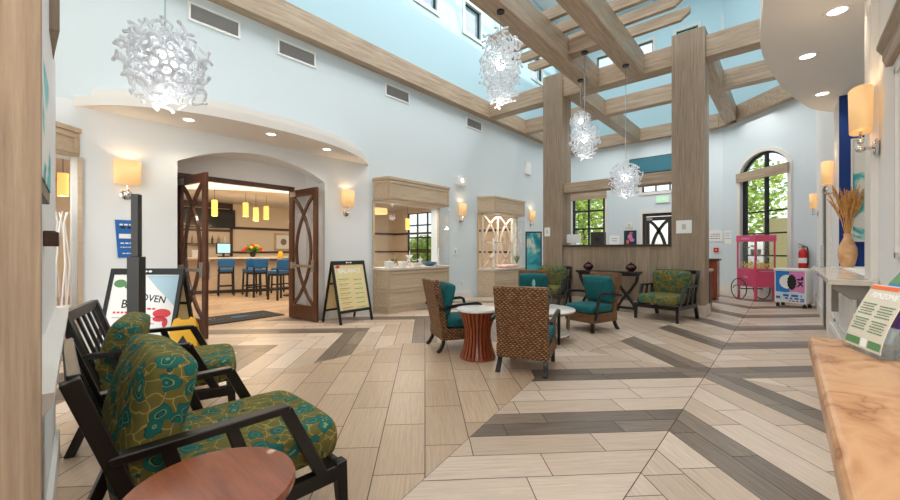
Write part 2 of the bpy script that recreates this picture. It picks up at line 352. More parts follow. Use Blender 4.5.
# ------------------------------------------------------------------ the setting
XL, XR, YF, YN, ZT = -6.5, .5, 14.4, -4.0, 9.8
def clip(poly, region):
    out = poly; n = len(region)
    for i in range(n):
        ax, ay = region[i]; bx, by = region[(i + 1) % n]; inp = out; out = []
        if not inp: return []
        side = lambda p: (bx - ax) * (p[1] - ay) - (by - ay) * (p[0] - ax)
        for j in range(len(inp)):
            p, q = inp[j], inp[(j + 1) % len(inp)]; sp, sq = side(p), side(q)
            if sp >= 0: out.append(p)
            if (sp >= 0) != (sq >= 0):
                k = sp / (sp - sq); out.append((p[0] + (q[0] - p[0]) * k, p[1] + (q[1] - p[1]) * k))
    return out
def ccw(p):
    a = sum(p[i][0] * p[(i + 1) % len(p)][1] - p[(i + 1) % len(p)][0] * p[i][1] for i in range(len(p)))
    return p if a > 0 else p[::-1]
TILES = []          # (polygon xy, uv, tone, material index, z)
def lay(quad, uvs_of, region, mi, z=0):
    tone = random.random(); ou, ov = random.random() * 9, random.random() * 9
    p = clip(ccw(quad), region)
    if len(p) < 3: return
    TILES.append((p, [(uvs_of(x, y)[0] + ou, uvs_of(x, y)[1] + ov) for x, y in p], tone, mi, z))
def chevron(region, Xs, sx, Yj, mir, s0, per=1.54, dk=.50, smax=99, dark=True):
    region = ccw(region); g = .004; r2 = math.sqrt(2)
    rows = [(0, dk / 2, 1), (dk / 2, dk, 1)] + [(dk + i * (per - dk) / 3, dk + (i + 1) * (per - dk) / 3, 0) for i in range(3)]
    cor = []
    for x, y in region:
        a = (x - Xs) * sx; b = 2 * Yj - y if mir else y; cor.append((a + b, a - b))
    sa, sb = min(c[0] for c in cor), max(c[0] for c in cor); ta, tb = min(c[1] for c in cor), max(c[1] for c in cor)
    k = math.floor((sa - s0) / per)
    while s0 + k * per < sb:
        for (r0, r1, mi) in rows:
            lo, hi = s0 + k * per + r0, s0 + k * per + r1
            if hi < sa or lo > sb: continue
            if lo > smax or not dark: mi = 0
            L = 1.22 if mi == 0 else 1.2; t = ta - random.random() * L
            while t < tb:
                c = [(lo + g, t + g), (hi - g, t + g), (hi - g, t + L - g), (lo + g, t + L - g)]
                q = []
                for s_, t_ in c:
                    a, b = (s_ + t_) / 2, (s_ - t_) / 2; q.append((Xs + sx * a, 2 * Yj - b if mir else b))
                fm = lambda x, y: ((((x - Xs) * sx) - (2 * Yj - y if mir else y)) / r2, (((x - Xs) * sx) + (2 * Yj - y if mir else y)) / r2)
                lay(q, fm, region, mi); t += L
        k += 1
XS, YJ = -.645, 4.87
XM = -2.95
chevron([(XS + .003, YN), (3.4, YN), (3.4, YJ), (XS + .003, YJ)], XS, 1, YJ, False, 3.12, smax=5.3)
chevron([(XS + .003, YJ), (.6, YJ), (.6, YF), (XS + .003, YF)], XS, 1, YJ, True, 3.12, smax=5.3)
chevron([(XM, YN), (XS - .003, YN), (XS - .003, YJ), (XM, YJ)], XS, -1, YJ, False, 3.12, smax=5.3)
chevron([(-1.92, YJ), (XS - .003, YJ), (XS - .003, 7.6), (-1.55, 7.6)], XS, -1, YJ, True, 3.12, smax=5.3)
chevron([(-1.55, 7.603), (XS - .003, 7.603), (XS - .003, YF), (-1.55, YF)], XS, -1, YJ, True, 3.12, smax=5.3)
chevron([(XM, YJ), (-1.924, YJ), (-1.554, 7.6), (XM, 7.6)], XS, -1, YJ, True, 3.12, dark=False)
chevron([(XM, 7.603), (-1.554, 7.603), (-1.554, YF), (XM, YF)], XS, -1, YJ, True, 3.12, dark=False)
chevron([(-5.25, YN), (XM - .003, YN), (XM - .003, YF), (-5.25, YF)], -5.25, 1, 30, False, 3.45)
chevron([(-7.25, YN), (-5.253, YN), (-5.253, YF), (-7.25, YF)], -5.25, -1, 30, False, 3.45)
OCT = ccw([(-1.02, -1.2), (-1.93, 3.5), (-2.7, 4.5), (-3.2, 4.5), (-4.06, 3.55), (-4.12, -1.2)])
cx = sum(p[0] for p in OCT) / len(OCT); cy = sum(p[1] for p in OCT) / len(OCT)
octin = [(cx + (x - cx) * .9985, cy + (y - cy) * .9985) for x, y in OCT]
r2 = math.sqrt(.5)
for i in range(-24, 24):
    v0 = i * .3; off = (i % 2) * .32
    for j in range(-12, 14):
        u0 = j * .64 + off
        q = [(-r2 * u + r2 * v, r2 * u + r2 * v) for u, v in ((u0 + .003, v0 + .003), (u0 + .637, v0 + .003), (u0 + .637, v0 + .297), (u0 + .003, v0 + .297))]
        lay(q, lambda x, y: (-r2 * x + r2 * y, r2 * x + r2 * y), octin, 2, .0022)
for i in range(40):
    y0 = -2 + (i // 1) * .2
for i in range(0, 41):
    x0 = -7.25 - (i + 1) * .2
    y = -2 - random.random()
    while y < 13:
        lay([(x0 + .003, y + .003), (x0 + .197, y + .003), (x0 + .197, y + 1.17), (x0 + .003, y + 1.17)], lambda x, y: (y, x), [(-15.3, -2), (-7.25, -2), (-7.25, 13), (-15.3, 13)], 3); y += 1.173
def build_floor():
    v = []; f = []; uv = []; tn = []; mi = []
    def poly(p, u, t, m_, z):
        n = len(v); v.extend((x, y, z) for x, y in p); f.append(tuple(range(n, n + len(p)))); uv.extend(u); tn.extend([t] * len(p)); mi.append(m_)
    base = [(-15.3, YN), (3.4, YN), (3.4, YF + .1), (-15.3, YF + .1)]
    poly(base, base, .5, 4, -.003)
    poly(OCT, OCT, .5, 4, .001)
    for p, u, t, m_, z in TILES: poly(p, u, t, m_, z)
    me = bpy.data.meshes.new('floor'); me.from_pydata(v, [], f)
    for k in ('light', 'dark', 'big', 'barfloor', 'grout'): me.materials.append(M[k])
    me.polygons.foreach_set('material_index', mi)
    ul = me.uv_layers.new(name='UVMap'); ul.data.foreach_set('uv', [c for q in uv for c in q])
    at = me.attributes.new('tone', 'FLOAT', 'POINT'); at.data.foreach_set('value', tn)
    o = bpy.data.objects.new('floor', me); COL.objects.link(o); return st(o)
build_floor()

def wall(name, p0, p1, z0, z1, t, m, holes=(), arches=()):
    """upright wall from p0 to p1 (inner face), thickness t to the left of the direction"""
    p0 = Vector((p0[0], p0[1], 0)); p1 = Vector((p1[0], p1[1], 0)); L = (p1 - p0).length; d = (p1 - p0) / L; n = Vector((-d.y, d.x, 0)) * t
    hs = list(holes) + [(u0, u1, a, zc) for u0, u1, a, zs, zc in arches]
    us = sorted({0, L} | {h[0] for h in hs} | {h[1] for h in hs}); zs_ = sorted({z0, z1} | {h[2] for h in hs if z0 < h[2] < z1} | {h[3] for h in hs if z0 < h[3] < z1})
    mb = MB(); P = lambda u, z: p0 + d * u + Vector((0, 0, z))
    for i in range(len(us) - 1):
        run = None
        for j in range(len(zs_) - 1):
            uc, zc = (us[i] + us[i + 1]) / 2, (zs_[j] + zs_[j + 1]) / 2
            if any(h[0] < uc < h[1] and h[2] < zc < h[3] for h in hs): continue
            mb.ext([P(us[i], zs_[j]), P(us[i + 1], zs_[j]), P(us[i + 1], zs_[j + 1]), P(us[i], zs_[j + 1])], n)
    for u0, u1, a, zs, zc in arches:
        N_ = 24; um = (u0 + u1) / 2; w = (u1 - u0) / 2; hh = zc - zs; R = (w * w + hh * hh) / (2 * hh)
        cz = lambda u: zc - R + math.sqrt(max(R * R - (u - um) ** 2, 0))
        for k in range(N_):
            ua, ub = u0 + (u1 - u0) * k / N_, u0 + (u1 - u0) * (k + 1) / N_
            mb.ext([P(ua, cz(ua)), P(ub, cz(ub)), P(ub, zc + .0005), P(ua, zc + .0005)], n)
    return st(mb.build(name, m))

# direction +Y : left normal is -X (outside);  door opening and display openings
LW = [(5.02 - YN, 6.92 - YN, .93, 2.32), (8.62 - YN, 10.56 - YN, .78, 2.32), (-.9 - YN, .48 - YN, .62, 2.42)]
wall('wall_left', (XL, YN), (XL, 4.87), 0, 3.12, .2, paint('door wall light wash', srgb(224, 228, 231)), LW[2:], [(1.55 - YN, 3.86 - YN, 0, 2.56, 2.86)])  # blue wall whitened below the canopy, warm light wash put into its colour
wall('wall_left_middle', (XL, YN), (XL, 4.87), 3.12, 5.2, .2, M['blue'])
wall('wall_left_rear', (XL, 4.87), (XL, YF), 0, 5.2, .2, M['blue'], [(a - 4.87 + YN, b - 4.87 + YN, c, d) for a, b, c, d in LW[:2]])
CLY = [4.65, 6.55, 8.35, 10.15, 11.95]
wall('wall_left_upper', (XL, YN), (XL, YF), 5.2, ZT, .2, M['cyan'], [(y - .36 - YN, y + .36 - YN, 7.15, 7.95) for y in CLY])
# far wall runs towards +X : left normal is +Y
CLX = [-1.15, -2.45, -3.75, -5.05]
wall('wall_far', (XL, YF), (-1.5, YF), 0, 5.2, .2, M['blue'], [(.2, 1.45, .75, 3.45), (2.72, 4.5, 0, 2.55), (2.7, 4.4, 3.28, 3.62)])
wall('wall_far_upper', (XL, YF), (XR, YF), 5.2, ZT, .2, M['cyan'], [(x - .3 - XL, x + .3 - XL, 7.75, 8.45) for x in CLX])
CH0, CH1 = Vector((-1.5, YF, 0)), Vector((XR, YF - 2.0, 0))
CHL = (CH1 - CH0).length; CHD = (CH1 - CH0) / CHL; CHN = Vector((-CHD.y, CHD.x, 0))
CU0, CU1 = .68, 2.14
wall('wall_corner', CH0, CH1, 0, 5.2, .2, M['blue'], (), [(CU0, CU1, .55, 3.52, 3.96)])
# right wall, direction -Y : left normal is +X
Y0 = YF - 1.8
wall('wall_right', (XR, Y0 + 1.85), (XR, 1.5), 0, 5.2, .25, M['white'], [(Y0 + 1.85 - 7.15, Y0 + 1.85 - 4.5, 1.09, 3.3)])
wall('wall_right_upper', (XR, YF), (XR, YN), 5.2, ZT, .25, M['cyan'])
mb = MB().box(XR + .25, 7.152, 1.0, 1.5, 7.3, 3.4).box(XR + .001, 7.1, 1.09, XR + .25, 7.1495, 3.3)
st(mb.build('wall_niche_side', M['navy']))
st(MB().box(1.5, 4.3, 1.0, 1.6, 7.3, 3.4).build('wall_niche_back', M['white']))
st(MB().box(XR + .25, 4.35, 1.0, 1.6, 4.5, 3.4).build('wall_niche_front', M['white']))
st(MB().box(XR + .25, 4.3, 3.3, 1.6, 7.3, 3.4).box(XR + .25, 4.3, .95, 1.6, 7.3, 1.03).build('ceiling_niche', M['white']))
# reception bay beside the camera
st(MB().box(XR, 1.5, 0, 3.5, 1.7, 5.2).build('wall_reception_far', M['white']))
st(MB().box(3.4, YN, 0, 3.6, 1.5, 5.2).build('wall_reception_side', M['white']))
st(MB().box(XR + .25, YN, 5.2, 3.6, 1.7, 5.4).build('ceiling_reception', M['white']))
# unseen back wall behind the camera; its glazing is added to admit daylight
wall('wall_back', (3.6, YN), (XL - .2, YN), 0, ZT, .2, M['blue'], [(.6, 4.6, .1, 4.6), (5.2, 9.4, .1, 4.6), (3.4, 9.4, 5.6, 9.2)])
for i, (a, b, z0, z1) in enumerate([(.6, 4.6, .1, 4.6), (5.2, 9.4, .1, 4.6), (3.4, 9.4, 5.6, 9.2)]):
    w = empty_st(f'window_{20 + i}', (3.6 - b, YN - .1, 0)); f = MB(); W = b - a
    for k in range(4): f.box(W * k / 3 - .03, -.03, z0, W * k / 3 + .03, .03, z1)
    for z in (z0, (z0 + z1) / 2, z1): f.box(0, -.03, z - .03, W, .03, z + .03)
    st(f.build('window_frame', M['mullion'], w)); st(MB().box(0, -.005, z0, W, .005, z1).build('pane', M['winglass'], w))
# ceiling out of view; the long skylight is added to let light down
mb = MB()
for a in ((XL - .2, YN - .2, -5.3, YF + .2), (-.9, YN - .2, 3.6, YF + .2), (-5.3, YN - .2, -.9, .5), (-5.3, 12.5, -.9, YF + .2)): mb.box(a[0], a[1], ZT, a[2], a[3], ZT + .2)
st(mb.build('ceiling', M['white']))
w = empty_st('window_19', (-3.1, 6.5, ZT + .1)); f = MB()
for x in (-2.17, -.72, .72, 2.17): f.box(x - .04, -6, -.05, x + .04, 6, .05)
for k in range(7): f.box(-2.2, -6 + 2 * k - .04, -.05, 2.2, -6 + 2 * k + .04, .05)
st(f.build('window_frame', M['whitep'], w)); st(MB().box(-2.2, -6, -.006, 2.2, 6, .006).build('pane', M['winglass'], w))

# near wall on the left (behind the row of armchairs), slightly skewed
WA, WB = Vector((-1.28, .0, 0)), Vector((-3.5, .185, 0)); wd = (WB - WA).normalized(); wn = Vector((-wd.y, wd.x, 0))
if wn.y > 0: wn = -wn
mb = MB().ext([WA, WB, WB + Vector((0, 0, 5)), WA + Vector((0, 0, 5))], wn * .2)
st(mb.build('wall_near', M['white']))
up = Vector((0, 0, 1)); inn = -wn
a0 = WA + wd * .16; rail = MB()
prof = [(0, .80), (.02, .80), (.03, .86), (.06, .9), (.06, .93), (.0, .93)]
rail.ext([a0 + inn * p + up * z for p, z in prof], (WB - a0))
st(rail.build('trim_1', M['trimw'])); st(MB().ext([a0, a0 + inn * .02, a0 + inn * .02 + up * .16, a0 + up * .16], WB - a0).build('baseboard_near', M['trimw']))
st(MB().box(-3.62, -.35, 2.4, -2.75, .16, 5).build('trim_2', M['oak_z']))
# soffits
def smooth_curve(pts, n=10):
    out = []; P = [pts[0]] + list(pts) + [pts[-1]]
    for i in range(1, len(P) - 2):
        for k in range(n):
            t = k / n; a, b, c, d = (Vector(P[i + j]) for j in (-1, 0, 1, 2))
            out.append(.5 * ((2 * b) + (c - a) * t + (2 * a - 5 * b + 4 * c - d) * t * t + (3 * b - a - 3 * c + d) * t ** 3))
    out.append(Vector(pts[-1])); return [(p.x, p.y) for p in out]
cv = smooth_curve([(XL, .50), (-6.0, .95), (-5.66, 1.67), (-5.58, 2.57), (-5.7, 3.5), (-6.05, 4.3), (XL, 4.86)])
st(MB().prism(cv, 3.05, 3.17).build('ceiling_canopy', M['offwhite'], smooth=True))
cv2 = [(XL + (x - XL) * .86, 2.68 + (y - 2.68) * .93) for x, y in cv]
st(MB().prism(cv2, 3.17, 3.3).build('ceiling_canopy_step', M['offwhite'], smooth=True))
cv = smooth_curve([(XR, .2), (.2, 1.2), (-.02, 2.6), (-.15, 4.0), (-.2, 5.0), (-.07, 6.15), (.1, 6.95), (.26, 7.5), (XR, 7.9)])
st(MB().prism(cv, 3.3, 3.75).build('ceiling_soffit', M['white'], smooth=True))
# bar room behind the left wall
wall('wall_bar_back', (-15.2, -2), (-15.2, 13), 0, 3.3, .1, M['beige'])
wall('wall_bar_end', (-15.2, 13), (-6.7, 13), 0, 3.3, .1, M['beige'], [(.95, 3.0, .7, 3.1)])
st(MB().box(-15.3, -2.1, 0, -6.72, -2, 3.3).build('wall_bar_near', M['beige']))
st(MB().box(-15.3, -2.1, 3.3, -6.72, 13.1, 3.4).build('ceiling_bar', M['offwhite']))
cv = smooth_curve([(-15.1, 2.6), (-13.2, 2.8), (-11.9, 3.8), (-11.2, 5.4), (-11.6, 7.2), (-13, 8.4), (-15.1, 8.6)])
st(MB().prism(cv, 2.98, 3.3).build('ceiling_bar_soffit', M['offwhite'], smooth=True))
st(MB().box(-15.2, 5.25, 2.06, -15.14, 13, 2.15).build('trim_3', M['darkwood']))
st(MB().box(-15.2, 5.25, 1.18, -15.15, 13, 1.25).build('trim_4', M['darkwood']))
st(MB().box(-15.2, 12.94, 2.06, -6.8, 13, 2.15).box(-15.2, 12.95, 1.18, -6.8, 13, 1.25).build('trim_5', M['darkwood']))
# alcove behind the arch
st(MB().box(-7.3, 1.42, 0, -6.68, 1.549, 3.0).box(-7.3, 3.861, 0, -6.68, 3.99, 3.0).box(-7.3, 1.42, 2.87, -6.68, 3.99, 3.0).build('wall_alcove', M['white']))
st(MB().box(-7.3, 1.55, 0, -7.2, 1.66, 2.9).box(-7.3, 3.63, 0, -7.2, 3.86, 2.9).box(-7.3, 1.66, 2.52, -7.2, 3.63, 2.9).build('wall_alcove_back', M['white']))
# baseboards
bb = MB().box(XL, 3.9, 0, XL + .03, 4.6, .2).box(XL, 7.55, 0, XL + .03, 8.25, .2).box(XL, 10.75, 0, XL + .03, YF, .2).box(XL, .62, 0, XL + .03, 1.5, .2)
st(bb.build('baseboard_left', M['trimw']))
st(MB().box(XL, YF - .03, 0, -3.85, YF, .2).box(-1.95, YF - .03, 0, -1.5, YF, .2).build('baseboard_far', M['trimw']))
st(MB().ext([CH0, CH0 - CHN * .03, CH0 - CHN * .03 + up * .3, CH0 + up * .3], CH1 - CH0).build('baseboard_corner', M['trimw']))
rp = [(0, 0), (-.03, 0), (-.03, .16), (-.015, .2), (0, .2)]
st(MB().ext([(XR + x, 1.5, z) for x, z in rp], (0, 10.9, 0)).build('baseboard_right', M['trimw']))
# wall panelling on the right wall
pm = MB()
def molding(mb, y0, y1, z0, z1, x=XR, w=.035, t=.015):
    for a in ((y0, y1, z0, z0 + w), (y0, y1, z1 - w, z1), (y0, y0 + w, z0, z1), (y1 - w, y1, z0, z1)): mb.box(x - t, a[0], a[2], x, a[1], a[3])
for y0, y1 in ((1.7, 2.6), (2.75, 3.55)): molding(pm, y0, y1, 1.25, 2.4); molding(pm, y0, y1, .3, 1.0)
for y0, y1 in ((4.55, 5.7), (5.85, 7.1), (7.6, 8.3)): molding(pm, y0, y1, .3, .95)
st(pm.build('trim_6', M['trimw']))
st(MB().box(XR - .04, 4.2, 0, XR, 4.5, 3.3).box(XR - .05, 4.18, 0, XR, 4.52, .25).build('trim_7', M['trimw']))
hp = [(0, 2.47), (-.03, 2.47), (-.045, 2.52), (-.045, 2.55), (-.07, 2.59), (-.07, 2.62), (0, 2.62)]
st(MB().ext([(XR + x, 1.5, z) for x, z in hp], (0, 2.2, 0)).build('trim_8', M['oak_y'], bevel=.003))
# windows -----------------------------------------------------------
def window(n, p, d, w, z0, z1, cols, rows, m=M['mullion'], casing=None, inn=(0, 0, 0), dep=.1, wf=.05):
    """rectangular window unit: p = lower-left at floor, d = direction along wall"""
    o = empty_st(f'window_{n}', (p[0], p[1], 0), math.degrees(math.atan2(d[1], d[0]))); f = MB()
    for k in range(cols + 1):
        u = w * k / cols; t = wf if k in (0, cols) else wf * .8; f.box(u - t / 2 if 0 < k < cols else (0 if k == 0 else w - t), .04, z0, u + t / 2 if 0 < k < cols else (t if k == 0 else w), .04 + dep * .5, z1)
    for k in range(rows + 1):
        z = z0 + (z1 - z0) * k / rows; t = wf if k in (0, rows) else wf * .7
        f.box(0, .042, max(z - t / 2, z0), w, .04 + dep * .48, min(z + t / 2, z1))
    st(f.build('window_frame', m, o)); st(MB().box(0, .06, z0, w, .066, z1).build('pane', M['winglass'], o))
    if casing:
        c = MB(); cw = .09
        c.box(-cw, -.03, z0 - cw, 0, .0, z1 + cw).box(w, -.03, z0 - cw, w + cw, 0, z1 + cw).box(0, -.03, z1, w, 0, z1 + cw).box(0, -.04, z0 - cw, w, 0, z0)
        st(c.build('window_casing', casing, o))
    return o
n = 1
for y in CLY: window(n, (XL, y - .36), (0, 1), .72, 7.15, 7.95, 1, 1, casing=M['casing'], wf=.035); n += 1
for x in CLX: window(n, (x - .3, YF), (1, 0), .6, 7.75, 8.45, 1, 1, casing=M['casing'], wf=.035); n += 1
wb = window(n, (XL + .2, YF), (1, 0), 1.25, .75, 3.45, 2, 4, casing=M['trimw'], wf=.09); n += 1
st(MB().box(-.06, -.08, 3.2, 1.31, -.03, 3.47).build('valance', M['oak_x'], wb, bevel=.005))
tr = window(n, (XL + 2.7, YF), (1, 0), 1.7, 3.28, 3.62, 4, 1, casing=M['trimw']); n += 1
wr = window(n, (-14.25, 13), (1, 0), 2.05, .7, 3.1, 3, 4, wf=.09); n += 1
# arched window of the corner wall
o = empty_st(f'window_{n}', tuple(CH0), math.degrees(math.atan2(CHD.y, CHD.x))); n += 1
w_, um, hh = (CU1 - CU0) / 2, (CU0 + CU1) / 2, .44; R = (w_ * w_ + hh * hh) / (2 * hh)
arc = lambda u, k=0: 3.96 - k - R + math.sqrt(max((R) ** 2 - (u - um) ** 2, 0))
us = [CU0 + (CU1 - CU0) * k / 20 for k in range(21)]
f = MB()
f.box(CU0, .05, .55, CU0 + .06, .11, 3.52).box(CU1 - .06, .05, .55, CU1, .11, 3.52).box(CU0, .05, .55, CU1, .11, .61)
f.path([(u, .08, arc(u) - .03) for u in us], .06, .06, (0, 1, 0))
f.box(um - .02, .052, .55, um + .07, .108, arc(um) - .02).box(CU0 + .06, .053, .55, CU0 + .12, .107, 3.5)
for z in (1.15, 1.75, 2.35): f.box(CU0, .056, z - .02, CU1, .104, z + .02)
st(f.build('window_frame', M['mullion'], o))
g = MB(); g.ext([(CU0 + .01, .08, .55)] + [(u, .08, arc(u) - .01) for u in us[1:-1]] + [(CU1 - .01, .08, .55)], (0, .006, 0)); st(g.build('pane', M['winglass'], o))
c = MB(); c.path([(CU0 - .05, -.02, .5), (CU0 - .05, -.02, 3.52)] + [(u + (-.05 + .1 * i / 20), -.02, arc(u) + .05) for i, u in enumerate(us)][1:-1] + [(CU1 + .05, -.02, 3.52), (CU1 + .05, -.02, .5)], .1, .04, (0, 1, 0))
st(c.build('window_casing', M['trimw'], o))
st(MB().box(CU0 - .08, -.1, 3.24, CU1 + .06, -.04, 3.5).build('valance', M['oak_x'], o, bevel=.01))
# doors --------------------------------------------------------------
def leaf(name, parent, w, h, sgn=1, m=M['walnut'], bar_side=-1, aw=.055):
    """door leaf with two crossing arcs; local x = width from hinge"""
    t = .022; L_ = MB(); s = .11
    L_.box(0, -t, .01, s, t, h).box(w - s, -t, .01, w, t, h).box(s, -t, .01, w - s, t, .28).box(s, -t, h - .13, w - s, t, h)
    lf = L_.build(name, m, parent, bevel=.004)
    z0, z1 = .28, h - .13; a = MB()
    for k in (0, 1):
        p0_, p1_ = (s, w - s) if k == 0 else (w - s, s)
        pts = []
        for i in range(17):
            q = i / 16; z = z0 + (z1 - z0) * q
            x = p0_ + (p1_ - p0_) * .86 * math.sin(PI * q) ** .8 if True else 0
            pts.append((x, 0, z))
        a.path(pts, aw, .034, (0, 1, 0))
    a.build('curved_bar', m, lf)
    MB().box(s - .01, -.004, z0 - .01, w - s + .01, .004, z1 + .01).build('pane', M['glass'], lf)
    hb = MB().box(.1, bar_side * .05 - .012, .98, w - .06, bar_side * .05 + .012, 1.03).box(.06, bar_side * .02 - .03, .95, .13, bar_side * .02 + .03, 1.07).box(w - .13, bar_side * .02 - .03, .9, w - .05, bar_side * .02 + .03, 1.12)
    hb.build('push_bar', M['steel'], lf, bevel=.004)
    hd = MB().tube([(w - .09, -bar_side * .022, .85), (w - .09, -bar_side * .07, .87), (w - .09, -bar_side * .07, 1.13), (w - .09, -bar_side * .022, 1.15)], .011)
    hd.build('pull_handle', M['steel'], lf, smooth=True)
    MB().box(.02, -.028, h - .12, .2, .028, h - .02).build('closer', M['steel'], lf)
    return lf
d1 = empty_st('door_1', (-7.25, 1.78, 0))
st(MB().box(-.05, -.12, 0, .05, -.05, 2.52).box(-.05, 1.78, 0, .05, 1.85, 2.52).box(-.05, -.05, 2.44, .05, 1.78, 2.52).build('door_frame', M['walnut'], d1, bevel=.005))
l1 = leaf('door_leaf', d1, .88, 2.43, bar_side=-1); l1.location = (.05, -.04, 0); l1.rotation_euler = (0, 0, math.radians(8.5))
l2 = leaf('door_leaf', d1, .88, 2.43, bar_side=-1); l2.location = (.05, 1.77, 0); l2.rotation_euler = (0, 0, math.radians(4))
for q in (l1, l2): st(q)
d2 = empty_st('door_2', (XL + 2.72, YF, 0))
st(MB().box(0, .02, 0, .09, .12, 2.55).box(1.69, .02, 0, 1.78, .12, 2.55).box(.09, .02, 2.45, 1.69, .12, 2.55).build('door_frame', M['dkgrey'], d2))
st(MB().box(-.1, -.03, 0, 0, 0, 2.65).box(1.78, -.03, 0, 1.88, 0, 2.65).box(0, -.03, 2.55, 1.78, 0, 2.65).build('door_casing', M['trimw'], d2))
for x0 in (.1, .9):
    q = leaf('door_leaf', d2, .78, 2.43, m=M['dkgrey'], aw=.10); q.location = (x0, .06, 0); st(q)
d3 = empty_st('door_3', (XR, 8.45, 0))
st(MB().box(-.035, 0, 0, -.001, .9, 2.35).build('door_leaf', M['dkgrey'], d3)); st(MB().box(-.05, -.09, 0, -.001, 0, 2.45).box(-.05, .9, 0, -.001, .99, 2.45).box(-.05, 0, 2.35, -.001, .9, 2.45).build('door_casing', M['trimw'], d3))
MB().tube([(-.04, .08, 1.0), (-.09, .08, 1.0), (-.09, .2, 1.0)], .012).build('door_handle', M['steel'], d3, smooth=True)

# the pergola of weathered timbers ---------------------------------------
def timber(name, label, x0, y0, z0, x1, y1, z1, m, cat='beam', group=None, bev=.006):
    o = MB().box(x0, y0, z0, x1, y1, z1).build(name, M[m], bevel=bev, org=((x0 + x1) / 2, (y0 + y1) / 2, z0)); o.location = ((x0 + x1) / 2, (y0 + y1) / 2, z0)
    return tag(o, label, cat, group)
BZ0, BZ1 = 5.04, 5.46
def column(x0, x1, label):
    o = thing('timber_column', label, 'column', ((x0 + x1) / 2, 9.05, 0)); w = (x1 - x0) / 2
    MB().box(-w, -.25, .22, w, .25, 5.62).build('shaft', M['oak_z'], o, bevel=.004)
    MB().box(-w - .025, -.275, 0, w + .025, .275, .2).box(-w - .01, -.26, .2, w + .01, .26, .225).build('plinth', M['white_oak'], o, bevel=.004)
column(-4.62, -4.11, 'square wood-clad column at the half wall end beside the teal poster stand')
column(-1.77, -1.2, 'square wood-clad column at the half wall end nearer the pink popcorn cart')
hw = thing('half_wall', 'wood-clad half wall with a sill, between the two tall columns', 'partition', (-2.94, 9.05, 0))
MB().box(-1.169, -.2, .2, 1.169, .2, 1.38).build('panel', M['oak_z'], hw); MB().box(-1.169, -.225, 0, 1.169, .225, .2).build('plinth', M['white_oak'], hw)
MB().box(-1.165, -.26, 1.38, 1.165, .26, 1.42).build('sill', M['dkgrey'], hw, bevel=.004)
timber('crossbeam', 'weathered timber rail spanning the columns above the half wall opening', -4.11, 8.88, 2.69, -1.77, 9.22, 2.92, 'oak_x')
timber('crossbeam', 'timber ring beam from the blue wall to the left column', XL + .2, 8.86, BZ0, -4.62, 9.2, BZ1, 'oak_x')
timber('crossbeam', 'timber ring beam spanning between the tops of the two columns', -4.11, 8.86, BZ0, -1.77, 9.2, BZ1, 'oak_x')
timber('crossbeam', 'timber ring beam from the right column towards the round white soffit', -1.2, 8.86, BZ0, XR - .002, 9.2, BZ1, 'oak_x')
timber('crossbeam', 'long timber ring beam behind the columns, parallel to the front one', XL + .2, 10.85, BZ0, XR - .002, 11.1, BZ1, 'oak_x')
timber('wall_beam', 'timber beam running along the blue wall above the air grilles', XL, YN, BZ0 - .02, XL + .2, YF, BZ1, 'oak_y')
timber('wall_beam', 'timber beam along the far wall behind the hanging lamps', XL + .2, YF - .2, BZ0, -1.6, YF, BZ1, 'oak_x')
a_ = CH0 - CHN * .0; q = MB().ext([CH0 + CHD * .05 + up * BZ0, CH0 + CHD * .05 - CHN * .2 + up * BZ0, CH0 + CHD * .05 - CHN * .2 + up * BZ1, CH0 + CHD * .05 + up * BZ1], CHD * (CHL - .05))
st(q.build('trim_9', M['oak_x']))
wall('wall_corner_upper', CH0, CH1, 5.2, ZT, .2, M['cyan'])
timber('link_beam', 'short timber beam from the right column back to the corner', -1.42, 9.2, BZ0, -1.12, 10.85, BZ1, 'oak_y')
timber('link_beam', 'short timber beam from the rear ring beam to the corner wall above the popcorn cart', -1.42, 11.1, BZ0, -1.12, YF - .4, BZ1, 'oak_y')
timber('link_beam', 'short timber beam from the left column back to the rear ring beam', -4.1, 9.2, BZ0, -3.8, 10.85, BZ1, 'oak_y')
timber('link_beam', 'short timber beam from the rear ring beam to the far wall behind two small lamps', -4.1, 11.1, BZ0, -3.8, YF - .2, BZ1, 'oak_y')
timber('main_beam', 'big overhead timber beam with the long tassel lamp hanging under it', -3.6, -1.0, BZ0, -3.26, 8.86, BZ1 + .04, 'oak_y')
timber('main_beam', 'big overhead timber beam nearest the round white soffit', -2.62, -1.0, BZ0, -2.3, 8.86, BZ1 + .04, 'oak_y')
timber('bridging_beam', 'short timber block bridging the two big overhead beams', -3.26, 7.25, BZ0 + .12, -2.62, 7.5, BZ1, 'oak_x')
RL = ['slender pergola rafter closest to the two columns', 'slender pergola rafter second from the two columns', 'slender pergola rafter third from the two columns', 'slender pergola rafter fourth from the two columns', 'slender pergola rafter fifth from the two columns', 'slender pergola rafter sixth from the two columns', 'slender pergola rafter seventh from the two columns']
for i in range(4):
    y = 8.1 - .53 * i
    o = MB().ext([(-1.65, -.045, .2), (-1.65, -.045, .1), (-1.5, -.045, 0), (1.5, -.045, 0), (1.65, -.045, .1), (1.65, -.045, .2)], (0, .09, 0)).build('rafter', M['oak_x'], bevel=.004)
    o.location = (-2.98, y, BZ1 + .04); tag(o, RL[i], 'rafter', 'rafters laid across the two big beams')

